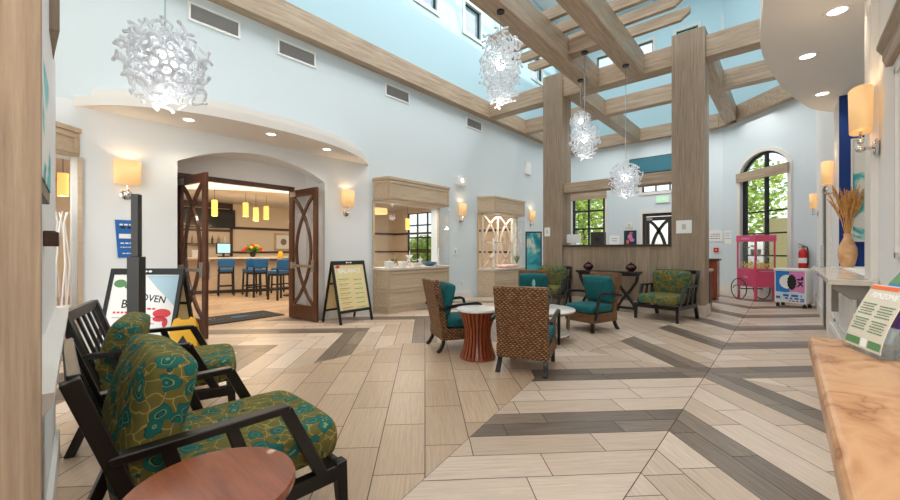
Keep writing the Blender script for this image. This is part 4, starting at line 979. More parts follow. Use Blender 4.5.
# ------------------------------------------------------------------ in the display cases
def starfish(label, loc, rot, s):
    o = MB(); 
    pts = []
    for k in range(10):
        t = PI / 2 + 2 * PI * k / 10; r = s if k % 2 == 0 else s * .36; pts.append((r * math.cos(t), 0, s + r * math.sin(t)))
    v = pts + [(0, -.05 * s - .02, s), (0, .05 * s + .02, s)]
    fs = [(k, (k + 1) % 10, 10) for k in range(10)] + [((k + 1) % 10, k, 11) for k in range(10)]
    q = o.add(v, fs).build('starfish', M['stone']); q.location = loc; q.rotation_euler = (math.radians(-8), 0, math.radians(rot))
    return tag(q, label, 'starfish', 'white starfish')
zb = .932
starfish('large white starfish standing centre in the display case by the menu sign', (-6.28, 5.75, zb), -70, .20); starfish('white starfish leaning low at the left in the display case by the menu sign', (-6.36, 5.27, zb), -60, .09)
starfish('white starfish at the right end of the display case by the menu sign', (-6.3, 6.12, zb), -80, .13)
def gift(label, loc, a, b, h, m, rot=0, name='gift_box', cat='box'):
    o = thing(name, label, cat, loc, rot); MB().box(-a / 2, -b / 2, 0, a / 2, b / 2, h * .75).build('box_body', m, o, bevel=.004); MB().box(-a / 2 - .006, -b / 2 - .006, h * .75, a / 2 + .006, b / 2 + .006, h).build('lid', M['paper'], o, bevel=.003); return o
gift('white gift box at the left corner of the display case by the menu sign', (-6.22, 5.17, zb), .13, .16, .13, M['whitep']); gift('small white gift box between starfish in the display case', (-6.2, 5.52, zb), .11, .15, .12, M['whitep'])
gift('low white gift box in the middle of the display case', (-6.17, 5.9, zb), .1, .2, .08, M['whitep'])
o = MB().lathe([(0, 0), (.09, 0), (.16, .05), (.18, .09), (.165, .09), (.08, .02), (0, .02)], 28).build('bowl', mat('blue glaze', srgb(50, 110, 150), .3), smooth=True); o.location = (-6.3, 6.45, zb); tag(o, 'blue bowl in the right half of the display case by the menu sign', 'bowl')
o = thing('sail_ornament', 'white sail shaped ornament near the right end of the display case', 'ornament', (-6.28, 6.72, zb), -75)
MB().box(-.08, -.04, 0, .08, .04, .03).build('base', M['stone'], o, bevel=.003); MB().ext([(-.05, 0, .03), (.08, 0, .03), (-.02, 0, .42)], (0, .02, 0)).build('sail', M['stone'], o)
def tuft(name, label, cat, loc, n, h, r, m, seed, pot=None):
    rr = random.Random(seed); o = thing(name, label, cat, loc); mb = MB(); z0 = 0
    if pot: MB().lathe([(0, 0), (r * .45, 0), (r * .6, pot), (r * .5, pot), (0, pot * .85)], 20).build('pot', M['stone'], o, smooth=True); z0 = pot * .85
    for k in range(n):
        t = rr.random() * 2 * PI; q = rr.uniform(.3, 1) * r; hh = h * rr.uniform(.6, 1)
        p0 = Vector((0, 0, z0)); p1 = Vector((q * .5 * math.cos(t), q * .5 * math.sin(t), z0 + hh * .65)); p2 = Vector((q * math.cos(t), q * math.sin(t), z0 + hh))
        sd = Vector((-math.sin(t), math.cos(t), 0)) * (.16 * r)
        mb.add([p0, p1 + sd, p2, p1 - sd], [(0, 1, 2), (0, 2, 3)])
    mb.build('leaves', m, o); return o
tuft('potted_plant', 'small green potted plant left of the starfish in the display case', 'plant', (-6.38, 5.45, zb), 26, .14, .1, M['leafg'], 1, .08); tuft('potted_plant', 'small green potted plant right of the starfish in the display case', 'plant', (-6.4, 5.92, zb), 26, .12, .09, M['leafg'], 2, .08)
# second case: lattice of crossing arcs, pink cloth, paper
lat = MB()
for y0 in (8.75, 9.55):
    for sgn in (0, 1):
        pts = []
        for i in range(15):
            q = i / 14; a = y0 + .02 if sgn == 0 else y0 + .72; b_ = .62 if sgn == 0 else -.62; pts.append((-6.46, a + b_ * math.sin(PI * q) ** .8, .80 + 1.5 * q))
        lat.path(pts, .055, .03, (1, 0, 0))
for y in (8.74, 9.5, 10.3): lat.box(-6.48, y - .03, .78, -6.44, y + .03, 2.32)
lat.box(-6.475, 8.74, 1.5, -6.445, 10.3, 1.55)
lat.build('lattice', M['white_oak'], c2, org=c2.location)
o = MB().cushion((0, 0, .045), .3, .8, .09).build('folded_cloth', M['pinkprint'] if False else mat('pink cloth', srgb(238, 196, 190), .9), smooth=True); o.location = (-6.25, 9.75, .781); tag(o, 'pale pink folded cloth in the display case with the lattice', 'cloth')
o = thing('info_board', 'white information board standing at the left of the lattice display case', 'board', (-6.26, 9.0, .781), -60)
MB().box(-.2, -.01, .02, .2, .01, .85).build('panel', M['paper'], o); MB().box(-.22, -.05, 0, .22, .05, .02).build('foot', M['acryl'], o); marks('print', words(-.15, .15, .6, .02, rr) + words(-.15, .12, .5, .02, rr) + words(-.15, .14, .3, .02, rr), M['ink'], o, frameM((0, .0105, 0), (-1, 0, 0), (0, 0, 1)))
tuft('potted_plant', 'spiky green plant before the lattice in the second display case', 'plant', (-6.3, 10.3, .781), 22, .3, .12, M['leafg'], 3, .1)
# third case
o = MB().cushion((0, 0, .1), .24, .5, .2).build('red_cushion', mat('red cloth', srgb(220, 70, 70), .9), smooth=True); o.location = (-6.35, .05, .622); tag(o, 'red cloth in the display case at the left edge', 'cloth')
o = thing('white_lantern', 'white lattice lantern standing in the display case at the left edge', 'lantern', (-6.36, .38, .622)); lm = MB()
for k in range(6):
    t = 2 * PI * k / 6; lm.tube([(.05 * math.cos(t), .05 * math.sin(t), 0), (.075 * math.cos(t + .4), .075 * math.sin(t + .4), .5), (.03 * math.cos(t + .8), .03 * math.sin(t + .8), 1.0), (.06 * math.cos(t + 1.2), .06 * math.sin(t + 1.2), 1.12)], .008, 6)
lm.build('cage', M['whitep'], o, smooth=True); MB().lathe([(0, 0), (.07, 0), (.07, .03), (0, .03)], 20).build('base', M['whitep'], o)
tuft('potted_plant', 'green plant with red tips in the display case at the left edge', 'plant', (-6.36, .22, .622), 40, .75, .14, M['leafg'], 4, .12)

# ------------------------------------------------------------------ half wall sill and the office behind it
sz = 1.421
o = thing('monitor', 'white monitor seen from behind on the half wall sill', 'monitor', (-3.95, 9.1, sz), 190)
MB().box(-.1, -.07, 0, .1, .07, .015).bar((0, -.02, .015), (0, -.02, .12), .04, .02).build('stand', M['whitep'], o); MB().box(-.17, -.015, .05, .17, .015, .26).build('screen', M['whitep'], o, bevel=.006)
o = thing('speaker', 'black box speaker on the half wall sill beside the white monitor', 'speaker', (-3.35, 9.1, sz), 185)
MB().box(-.15, -.1, 0, .15, .1, .3).build('cabinet', M['dkgrey'], o, bevel=.01); sp = MB().lathe([(0, 0), (.05, 0), (.06, .012), (0, .004)], 20); sp.xf(Matrix.Translation((0, .1, .12)) @ Matrix.Rotation(-PI / 2, 4, 'X')).build('cone', M['black'], o, smooth=True)
o = thing('leaflet_holder', 'dark leaflet with a pink flower on the half wall sill', 'leaflet', (-2.62, 9.02, sz), 180)
MB().box(-.13, -.01, 0, .13, .01, .31).build('card', mat('navy card', srgb(26, 44, 66), .4), o); MB().box(-.13, -.06, 0, .13, .06, .008).build('foot', M['acryl'], o)
poly_mark('flower_picture', [ell(0, .17, .05, .06), ell(.04, .1, .05, .04)], M['pinkprint'], o, frameM((0, .0102, 0), (-1, 0, 0), (0, 0, 1))); poly_mark('leaf_picture', [ell(-.05, .06, .03, .05), ell(.02, .25, .04, .02)], M['orangeink'], o, frameM((0, .0103, 0), (-1, 0, 0), (0, 0, 1)))
o = plate('paper_notice', 'white paper notice on the far wall beside the window', (-4.72, YF, 1.62), 180, .34, .42, M['paper'], 'notice', False, .004); marks('print', words(-.1, .1, .08, .02, rr) + words(-.1, .1, 0, .02, rr), M['ink'], o, frameM((0, .005, 0), (-1, 0, 0), (0, 0, 1)))
plate('thermostat', 'small beige control box on the far wall left of the glass door', (-4.2, YF, 2.18), 180, .2, .18, M['offwhite'], 'control box', True, .04)
o = thing('exit_sign', 'green lettered exit sign above the far glass door', 'sign', (-3.15, YF, 2.98), 180); MB().box(-.2, 0, -.1, .2, .05, .12).build('housing', M['whitep'], o, bevel=.006)
text('lettering', 'EXIT', .16, mat('lit green letters', srgb(60, 200, 110), .5, emit=(.1, .9, .3, 1), es=1), o, frameM((0, .051, .0), (-1, 0, 0), (0, 0, 1)))
o = thing('header_panel', 'teal panel fixed high on the far wall behind the right column', 'panel', (-3.2, YF - .002, 4.2), 180); MB().box(-1.0, 0, -.25, 1.0, .08, .25).build('board', mat('deep teal paint', srgb(34, 104, 120), .5), o, bevel=.004); MB().box(-1.03, 0, -.28, 1.03, .06, -.25).box(-1.03, 0, .25, 1.03, .06, .28).build('edging', M['dkgrey'], o)
o = plate('wall_plaque', 'white plaque with a curved top on the far wall above the red alarm', (-1.685, YF, 1.72), 180, .36, .32, M['whitep'], 'plaque', False, .015)
MB().ext([(x, 0, y) for x, y in [(-.18, .16), (.18, .16), (.1, .2), (0, .215), (-.1, .2)]], (0, .015, 0)).build('crest', M['whitep'], o); marks('print', words(-.13, .12, .06, .018, rr) + words(-.13, .12, 0, .018, rr) + words(-.13, .12, -.07, .018, rr), M['ink'], o, frameM((0, .0155, 0), (-1, 0, 0), (0, 0, 1)))
o = thing('fire_alarm', 'red fire alarm box on the far wall below the white plaque', 'alarm', (-1.67, YF, 1.3), 180); MB().box(-.065, 0, -.07, .065, .045, .07).build('box_body', M['red'], o, bevel=.006); MB().box(-.03, .045, -.012, .03, .055, .012).build('pull_bar', M['whitep'], o)
cr = math.degrees(math.atan2(CHD.y, CHD.x)) + 180
def cpt(u, z): p = CH0 + CHD * u - CHN * .001; return (p.x, p.y, z)
o = plate('paper_notice', 'white paper notice on the corner wall left of the arched window', cpt(.2, 1.68), cr, .26, .4, M['paper'], 'notice', False, .004); marks('print', words(-.1, .1, .12, .014, rr) + words(-.1, .08, .05, .014, rr) + words(-.1, .1, -.04, .014, rr), M['ink'], o, frameM((0, .005, 0), (-1, 0, 0), (0, 0, 1)))
# host stand and dark side table behind the right column
o = thing('host_stand', 'tall reddish wooden host stand against the far wall', 'stand', (-1.74, 12.3, 0), 0)
MB().box(-.36, -.25, .04, .36, .25, 1.02).build('body', M['cherry_z'], o, bevel=.006); MB().box(-.4, -.29, 1.02, .4, .29, 1.07).build('top', M['darkwood'], o, bevel=.006); MB().box(-.33, -.22, 0, .33, .22, .04).build('plinth', M['ebony'], o)
o = thing('side_cabinet', 'low dark cabinet with a pale top close behind the right column', 'cabinet', (-1.57, 10.45, 0), 0)
MB().box(-.26, -.2, 0, .26, .2, .82).build('body', M['darkwood'], o, bevel=.005); MB().box(-.28, -.22, .82, .28, .22, .87).build('top', M['marble'], o, bevel=.004)
MB().box(-.2, -.215, .1, .2, -.2, .72).build('door', M['darkwood'], o, bevel=.003)

# ------------------------------------------------------------------ popcorn cart
o = thing('popcorn_cart', 'pink popcorn cart with glass case and two thin spoked wheels by the arched window', 'popcorn cart', (-.63, 12.75, 0), math.degrees(math.atan2(.66, .75)))
# local: x = long visible side (0.52), y = depth (0.62); the corner towards the camera is (-.26,-.31)
hx, hy = .26, .31; PK = M['pink']
MB().box(-hx, -hy, .36, hx, hy, .82).build('cabinet', PK, o, bevel=.008)
for sx in (-1, 1):
    for sy in (-1, 1): MB().box(sx * hx - (.03 if sx > 0 else 0), sy * hy - (.03 if sy > 0 else 0), .82, sx * hx + (0 if sx > 0 else .03), sy * hy + (0 if sy > 0 else .03), 1.52).build('corner_post', PK, o, bevel=.003)
MB().box(-hx - .012, -hy - .012, 1.52, hx + .012, hy + .012, 1.68).build('roof', PK, o, bevel=.008)
for b in ((-hx + .03, -hy + .008, hx - .03, -hy + .014), (-hx + .03, hy - .014, hx - .03, hy - .008), (-hx + .008, -hy + .03, -hx + .014, hy - .03), (hx - .014, -hy + .03, hx - .008, hy - .03)):
    MB().box(b[0], b[1], .82, b[2], b[3], 1.52).build('glass_pane', M['glass'], o)
MB().lathe([(.0, 0), (.09, 0), (.11, .05), (.11, .16), (.0, .16)], 24, (0, .0, 1.16)).tube([(0, 0, 1.32), (0, 0, 1.52)], .012).build('kettle', M['steel'], o, smooth=True)
rr = random.Random(9); pc = MB()
for k in range(160): pc.sphere((rr.uniform(-.2, .2), rr.uniform(-.25, .25), .835 + rr.random() * .1 * (1 + rr.random())), rr.uniform(.014, .024), 6, 4)
q = pc.build('popcorn', mat('popcorn', srgb(244, 226, 130), .8), o, smooth=True); q['kind'] = 'stuff'
MB().box(hx, -.2, .44, hx + .16, .2, .74).build('side_shelf', PK, o, bevel=.008)
for sx, sy in ((-1, -1), (1, -1), (1, 1), (-1, 1)): MB().box(sx * (hx - .03) - .022, sy * (hy - .03) - .022, .02, sx * (hx - .03) + .022, sy * (hy - .03) + .022, .36).build('leg', PK, o, bevel=.003)
def wheel(cx_, cy_, R):
    w = MB(); n = 36; w.tube([(cx_ + .0, cy_ + R * math.cos(2 * PI * k / n), R + .008 + R * math.sin(2 * PI * k / n)) for k in range(n + 1)], .012, 8)
    q = w.build('wheel', M['black'], o, smooth=True); s = MB()
    for k in range(14): s.bar((cx_, cy_, R + .008), (cx_, cy_ + R * math.cos(2 * PI * k / 14), R + .008 + R * math.sin(2 * PI * k / 14)), .005, .005)
    s.tube([(cx_ - .03, cy_, R + .008), (cx_ + .03, cy_, R + .008)], .025, 10); s.build('spokes', M['steel'], q)
wheel(-hx - .04, hy - .12, .27); wheel(hx + .045, hy - .12, .27)
MB().tube([(-hx - .04, hy - .12, .278), (hx + .04, hy - .12, .278)], .012).tube([(-hx + .02, hy - .02, .37), (-hx + .02, hy + .12, .34), (-hx + .02, hy + .16, .28)], .012).build('axle', M['black'], o, smooth=True)
MB().tube([(hx - .06, -hy - .0, .76), (hx - .06, -hy - .06, .76), (-hx + .06, -hy - .06, .76), (-hx + .06, -hy, .76)], .011).build('push_handle', M['steel'], o, smooth=True)
T = frameM((-hx - .0005, hy - .31, .6), (0, -1, 0), (0, 0, 1))
marks('nameplate', [(-.08, -.03, .08, .03)], M['pinkprint'], o, T); marks('nameplate', [(-.14, .05, .14, .1)], M['pinkprint'], o, frameM((-hx - .0125, 0, 1.52), (0, -1, 0), (0, 0, 1)))
# ------------------------------------------------------------------ ice cream freezer
fx = Vector((.5, -.17, 0)).normalized(); fy = Vector((-fx.y, fx.x, 0)); c0 = Vector((.03, 11.625, 0)) + fy * .2
o = thing('ice_freezer', 'white chest freezer with a blue and pink printed front', 'freezer', c0, math.degrees(math.atan2(-.17, .5)))
MB().box(-.285, -.195, .1, .285, .2, .82).build('body', M['whitep'], o, bevel=.012); MB().box(-.30, -.21, .82, .30, .21, .88).build('lid', M['whitep'], o, bevel=.012)
for sx in (-1, 1):
    for sy in (-1, 1): MB().lathe([(0, 0), (.035, 0), (.035, .07), (.012, .075), (.012, .1), (0, .1)], 14, (sx * .24, sy * .14, 0)).build('caster', M['black'], o, smooth=True)
T = frameM((0, -.1955, .1), (1, 0, 0), (0, 0, 1)) @ Matrix.Diagonal((.87, .655, 1, 1))
marks('front_print', [(-.3, .36, -.01, 1.09)], M['skyblue'], o, T); marks('front_print', [(-.01, .36, .3, 1.09)], M['pinkprint'], o, T)
T2 = T @ Matrix.Translation((0, 0, .0014)); T3 = T @ Matrix.Translation((0, 0, .0028))
poly_mark('front_print', [ell(-.05, .73, .17, .24, 32)], M['paper'], o, T2)
rr = random.Random(12); poly_mark('front_print', [[(.04 + .085 * math.cos(2 * PI * k / 26) * (1 + .18 * (k % 2)), .72 + .25 * math.sin(2 * PI * k / 26) * (1 + .12 * (k % 2))) for k in range(26)]], M['ink'], o, T3)
poly_mark('front_print', [[(.14, .58), (.17, .56), (.27, .74), (.24, .76)], [(.15, .74), (.18, .76), (.28, .6), (.25, .58)], ell(.25, .86, .025, .07, 12), ell(.19, .82, .05, .03, 12)], M['ink'], o, T3)
poly_mark('front_print', [[(-.3, .1), (.3, .1), (.3, .34), (.14, .40), (-.1, .36), (-.3, .38)]], mat('pale print', srgb(206, 226, 236), .5), o, T2)
marks('front_print', words(-.14, .24, .22, .075, rr), M['bluesign'], o, T3); marks('front_print', words(-.1, .22, .13, .06, rr), M['purpleink'], o, T3); marks('front_print', words(-.02, .2, .06, .03, rr), M['ink'], o, T3); marks('front_print', [(-.29, .14, -.2, .22), (.21, .12, .29, .17), (.21, .06, .29, .1)], M['bluesign'], o, T3)
# fire extinguisher on the corner wall
p = cpt(2.62, .82); o = thing('fire_extinguisher', 'red fire extinguisher hung on the wall above the freezer', 'fire extinguisher', (p[0], p[1], p[2]), cr)
# local +y points into the room
MB().lathe([(0, 0), (.085, 0), (.09, .02), (.09, .4), (.07, .46), (.03, .49), (0, .49)], 24, (0, .11, .02)).build('cylinder', M['red'], o, smooth=True)
MB().lathe([(.0912, .15), (.0912, .27)], 24, (0, .11, .02), cap=False).build('label_band', M['paper'], o, smooth=True)
MB().lathe([(0, .5), (.03, .5), (.03, .56), (0, .56)], 14, (0, .11, .02)).bar((-.02, .11, .58), (.12, .11, .63), .03, .012).bar((-.02, .11, .56), (.12, .11, .55), .03, .012).build('valve', M['bronze'], o)
MB().tube([(-.03, .11, .56), (-.1, .12, .55), (-.135, .13, .45), (-.13, .13, .25), (-.12, .12, .12)], .014).build('hose', M['black'], o, smooth=True)
MB().box(-.03, 0, .3, .03, .022, .5).build('bracket', M['steel'], o)
# ------------------------------------------------------------------ niche : shelf, vase, art
o = thing('wall_shelf', 'pale stone wall shelf in front of the blue niche', 'shelf', (XR, 5.7, 1.03)); og = o.location
MB().prism([(.23, 4.12), (.494, 4.12), (.494, 4.512), (1.4, 4.512), (1.4, 7.09), (.24, 7.09)], 1.036, 1.078).build('slab', M['marble'], o, org=og, bevel=.006)
for y in (4.25, 6.6):
    MB().ext([(XR - .002, y, 1.036), (.27, y, 1.036), (.27, y, .99), (.36, y, .92), (XR - .002, y, .92)], (0, .07, 0)).box(XR - .10, y, .55, XR - .042, y + .07, .92).build('bracket', mat('grey shelf bracket', srgb(134, 126, 118), .5), o, org=og, bevel=.003)
o = thing('ceramic_vase', 'peach ceramic vase on the pale shelf, holding dried pampas grass', 'vase', (.545, 6.72, 1.079))
MB().lathe([(0, 0), (.05, 0), (.07, .06), (.088, .16), (.085, .24), (.052, .33), (.032, .38), (.04, .42), (.03, .42), (.024, .37), (.04, .3), (0, .06)], 32).build('vase_body', M['vase'], o, smooth=True)
o = thing('pampas_grass', 'golden dried pampas grass standing in the peach vase', 'dried plant', (.545, 6.72, 1.44)); rr = random.Random(21)
for k in range(38):
    t = rr.random() * 2 * PI; q = .17 * math.sqrt(rr.random()); h = rr.uniform(.45, .66)
    P3 = [Vector((.012 * math.cos(t), .012 * math.sin(t), 0)), Vector((q * .35 * math.cos(t), q * .35 * math.sin(t), h * .45)), Vector((q * .8 * math.cos(t), q * .8 * math.sin(t), h * .8)), Vector((q * 1.15 * math.cos(t), q * 1.15 * math.sin(t), h))]
    mb = MB().tube(P3, [.002, .003, .003, .001], 5)
    for j in range(46):
        f = .42 + .58 * j / 46; i = min(int(f * 3), 2); b0 = P3[i].lerp(P3[i + 1], f * 3 - i); a = rr.random() * 2 * PI; l_ = .075 * (1.15 - f)
        tip = b0 + Vector((math.cos(a) * l_ * .6, math.sin(a) * l_ * .6, l_ * 1.2)); sd = Vector((-math.sin(a), math.cos(a), 0)) * .007
        mb.add([b0 - sd, b0 + sd, tip], [(0, 1, 2)])
    mb.build('plume', M['pampas'], o)
o = thing('wall_art', 'white and teal abstract canvas on the navy niche wall', 'picture', (1.0, 7.1, 2.06), 180)
MB().box(-.4, .0, -.64, .38, .035, .64).build('canvas', M['artprint'], o, bevel=.004); MB().box(-.415, .0, -.655, -.4, .045, .655).box(.38, 0, -.655, .395, .045, .655).box(-.4, 0, .64, .38, .045, .655).box(-.4, 0, -.655, .38, .045, -.64).build('frame', M['whitep'], o)
plate('light_switch', 'light switch on the white wall between the grey door and the niche', (XR - .001, 8.2, 1.4), 90, .1, .18)
o = thing('acrylic_holder', 'clear acrylic leaflet holder on the far end of the pale shelf', 'holder', (.33, 6.85, 1.079), 80); MB().box(-.1, -.004, 0, .1, .004, .28).box(-.1, -.004, 0, .1, .06, .006).box(-.1, .05, .006, .1, .055, .08).build('holder_body', M['acryl'], o)
# ------------------------------------------------------------------ reception counter and leaflet rack
o = thing('reception_counter', 'reception counter with a burl wood top beside the camera', 'counter', (.8, 0, 0))
MB().box(.04 - .8, -2.2, 1.035, 1.7, 1.385, 1.075).build('countertop', M['burl'], o, bevel=.01, seg=3)
MB().box(.05 - .8, -2.19, .985, 1.69, 1.375, 1.035).build('edge_band', M['oak_y'], o, bevel=.006); MB().box(.10 - .8, -2.1, .1, 1.6, 1.32, .985).build('body', M['oak_z'], o); MB().box(.13 - .8, -2.1, 0, 1.58, 1.30, .1).build('plinth', M['dkgrey'], o)
rx = Vector((.036, -.108, 0)).normalized(); ry = Vector((-rx.y, rx.x, 0))       # rx : viewer's right along the flyer, ry : away from the viewer
base = Vector((.100, 1.292, 1.0762))
o = thing('leaflet_rack', 'clear acrylic leaflet rack on the reception counter', 'rack', base); og = base
def sheet(x0, x1, d0, lean, z0, z1, t, off=0, n=10):
    """curved standing sheet in rack space"""
    mb = MB(); v = []
    for i in range(n + 1):
        s = i / n; d = d0 + lean * s ** 1.5
        for x in (x0, x1):
            for k in (0, t): v.append(base + rx * x + ry * (d + off + k) + up * (z0 + (z1 - z0) * s))
    fs = []
    for i in range(n):
        a = 4 * i; b = a + 4
        fs += [(a, a + 2, b + 2, b), (a + 1, b + 1, b + 3, a + 3), (a, b, b + 1, a + 1), (a + 2, a + 3, b + 3, b + 2)]
    fs += [(0, 1, 3, 2), (4 * n, 4 * n + 2, 4 * n + 3, 4 * n + 1)]
    return mb.add(v, fs)
W_ = .128
sheet(-.004, W_ + .004, .004, .05, .006, .146, .0015).build('front_tray', M['acryl'], o, org=og); sheet(-.004, W_ + .004, .045, .06, .004, .175, .0015).build('middle_tray', M['acryl'], o, org=og); sheet(-.004, W_ + .004, .085, .07, .004, .21, .0015).build('rear_tray', M['acryl'], o, org=og)
bs = MB().ext([base - rx * .004 - ry * .004, base + rx * (W_ + .004) - ry * .004, base + rx * (W_ + .004) + ry * .15, base - rx * .004 + ry * .15], up * .0035); bs.build('base', M['acryl'], o, org=og)
for x in (-.004, W_ + .002): MB().ext([base + rx * x + ry * 0 + up * .004, base + rx * x + ry * .14 + up * .004, base + rx * x + ry * .15 + up * .16, base + rx * x + ry * .06 + up * .12], rx * .002).build('side_panel', M['acryl'], o, org=og)
def flyer(label, d0, lean, z0, z1, m, grp='leaflets in the acrylic rack'):
    q = thing('leaflet', label, 'leaflet', base + ry * d0, 0, grp); sheet(0, W_, d0 - .003, lean, z0, z1, .001).build('sheet', m, q, org=q.location)
    def onto(s): 
        z = z0 + (z1 - z0) * s; d = d0 - .003 + lean * s ** 1.5; sl = lean * 1.5 * s ** .5 / (z1 - z0)
        return frameM(base + rx * (W_ / 2) + ry * (d - .0007) + up * z - q.location, rx, (ry * sl + up))
    return q, onto
q, on = flyer('tan leaflet headed FUNZONE at the front of the rack', .004, .05, .008, .146, M['flyer'])
text('lettering', 'FUNZONE', .0185, M['paper'], q, on(.83), .0003); marks('heading_band', [(-.06, -.0045, .03, .0045)], M['orangeink'], q, on(.955), .0004)
rr = random.Random(8)
for s in (.70, .62, .54, .46, .38, .30): marks('text_lines', words(-.055, -.006, -.002, .003, rr) + words(.006, .055, -.004, .003, rr), M['greenink'], q, on(s), .0003)
for s in (.66, .58, .42, .34): marks('text_lines', words(-.05, -.01, -.001, .0015, rr) + words(.01, .05, -.003, .0015, rr), M['ink'], q, on(s), .0003)
marks('footer_band', [(-.062, -.008, -.01, .008), (.02, -.008, .062, .008)], M['greenink'], q, on(.10), .0003); marks('footer_band', [(-.006, -.009, .016, .009)], M['paper'], q, on(.10), .0003)
q, on = flyer('blue and purple leaflet behind the FUNZONE one', .042, .06, .06, .178, M['purpleink'])
marks('picture', [(-.064, -.02, -.03, .016)], M['greenink'], q, on(.88), .0004); text('lettering', 'FUNZONE', .018, M['orangeink'], q, on(.90), .0003); marks('picture', [(-.062, -.006, -.02, .006)], M['skyblue'], q, on(.72), .0004)
q, on = flyer('orange leaflet topmost at the back of the rack', .082, .07, .1, .222, M['orangeink']); marks('picture', [(-.06, -.012, .06, .004)], M['paper'], q, on(.8), .0004)

# ------------------------------------------------------------------ the bar behind the arch
o = thing('bar_counter', 'pale oak bar counter with stools, seen through the open doors', 'bar', (-13.0, 5, 0)); og = o.location
fr_ = [(-14.3, 2.3), (-12.95, 3.75), (-12.35, 5.2), (-12.35, 8.6)]; bk_ = [(-13.0, 8.6), (-13.0, 5.35), (-13.5, 4.2), (-14.8, 2.8)]
MB().prism(fr_ + bk_, .1, 1.03).build('body', M['case_x'], o, org=og); MB().prism(fr_ + bk_, 0, .1).build('plinth', M['dkgrey'], o, org=og)
ft = [(-14.35, 2.12), (-12.72, 3.65), (-12.1, 5.15), (-12.1, 8.7)]; bt = [(-13.1, 8.7), (-13.1, 5.4), (-13.6, 4.3), (-14.95, 2.9)]
MB().prism(ft + bt, 1.03, 1.08).build('countertop', M['white_oak'], o, org=og, bevel=.004)
def bar_stool(label, loc, rot):
    o = thing('bar_stool', label, 'bar stool', loc, rot, 'blue bar stools'); bl = M['ebony']
    MB().cushion((0, 0, .72), .42, .42, .09, puff=.2).build('seat', M['barblue'], o, smooth=True)
    MB().cushion((0, -.215, .93), .42, .05, .26, puff=.1, bulge=0).build('backrest', M['barblue'], o, smooth=True)
    for sx in (-1, 1):
        MB().path([(sx * .17, .17, .68), (sx * .19, .19, 0)], .04, .04, (1, 0, 0)).build('leg', bl, o); MB().path([(sx * .18, -.215, 1.02), (sx * .175, -.19, .66), (sx * .19, -.21, 0)], .04, .04, (1, 0, 0)).build('leg', bl, o)
    MB().bar((-.185, .185, .25), (.185, .185, .25), .025, .03).bar((-.185, -.2, .3), (.185, -.2, .3), .025, .03).bar((-.185, -.2, .28), (-.185, .185, .28), .025, .03).bar((.185, -.2, .28), (.185, .185, .28), .025, .03).build('footrest', bl, o)
    MB().box(-.19, -.19, .63, .19, .19, .68).build('seat_frame', bl, o); return o
S0 = bar_stool('blue bar stool standing alone below the till screen', (-12.1, 4.05, 0), 75)
dup(S0, (-11.75, 4.62, 0), 85, 'blue bar stool at the counter below the flowers')
dup(S0, (-11.15, 4.52, 0), 95, 'blue bar stool pulled back from the counter behind the nearest stool'); dup(S0, (-11.5, 5.35, 0), 90, 'blue bar stool at the counter, half hidden behind the nearest stool')
dup(S0, (-10.1, 4.66, 0), 100, 'blue bar stool nearest the open doors, its back towards us')
o = thing('high_table', 'dark high bar table behind the nearest blue stool', 'table', (-10.7, 5.35, 0)); MB().box(-.4, -.5, 1.0, .4, .5, 1.05).build('tabletop', M['darkwood'], o, bevel=.005); MB().box(-.05, -.05, .03, .05, .05, 1.0).build('post', M['black'], o); MB().lathe([(0, 0), (.28, 0), (.28, .02), (.05, .03), (0, .03)], 24).build('base', M['black'], o, smooth=True)
o = thing('till_screen', 'lit till screen on the bar counter', 'screen', (-12.98, 4.28, 1.081), -75); MB().box(-.12, -.1, 0, .12, .1, .03).bar((0, 0, .03), (0, 0, .15), .05, .04).build('stand', M['black'], o); MB().box(-.23, -.02, .1, .23, .02, .44).build('casing', M['black'], o, bevel=.008); MB().box(-.2, .021, .13, .2, .023, .41).build('display', M['screen'], o)
rr = random.Random(31); o = thing('flower_arrangement', 'red and green flower arrangement on the bar counter', 'flowers', (-12.75, 5.05, 1.081)); MB().lathe([(0, 0), (.06, 0), (.09, .1), (.07, .17), (0, .15)], 20).build('vase', M['ebony'], o, smooth=True)
lf = MB()
for k in range(60):
    d = Vector((rr.gauss(0, 1), rr.gauss(0, 1), rr.random() * 1.2)).normalized() * rr.uniform(.16, .30); sd = d.orthogonal().normalized() * .035; lf.add([Vector((0, 0, .16)), Vector((0, 0, .16)) + d * .6 + sd, Vector((0, 0, .16)) + d, Vector((0, 0, .16)) + d * .6 - sd], [(0, 1, 2, 3)])
lf.build('leaves', M['leafg'], o)
for k in range(12):
    d = Vector((rr.gauss(0, 1), rr.gauss(0, 1), .3 + rr.random())).normalized() * rr.uniform(.2, .3); MB().sphere(Vector((0, 0, .16)) + d, .05, 10, 6).build('bloom', M['red'] if k % 3 else M['yellow'], o, smooth=True)
gift('white box on the bar counter left of the till screen', (-13.35, 3.72, 1.081), .2, .25, .22, M['whitep'], 30, 'takeaway_box', 'box'); gift('white paper stack box at the far left of the bar counter', (-13.7, 3.3, 1.081), .2, .3, .26, M['whitep'], 40, 'takeaway_box', 'box')
o = MB().lathe([(0, 0), (.07, 0), (.07, .16), (.05, .2), (0, .22)], 20).build('canister', M['yellow'], smooth=True); o.location = (-11.0, 5.12, 1.051); tag(o, 'yellow canister on the high bar table', 'canister')
o = thing('condiment_caddy', 'brown condiment caddy on the high bar table', 'caddy', (-10.75, 5.4, 1.051)); MB().box(-.09, -.12, 0, .09, .12, .1).build('tray', M['bronze'], o); MB().lathe([(0, .1), (.03, .1), (.03, .18), (0, .2)], 12).build('bottle', M['red'], o, smooth=True)
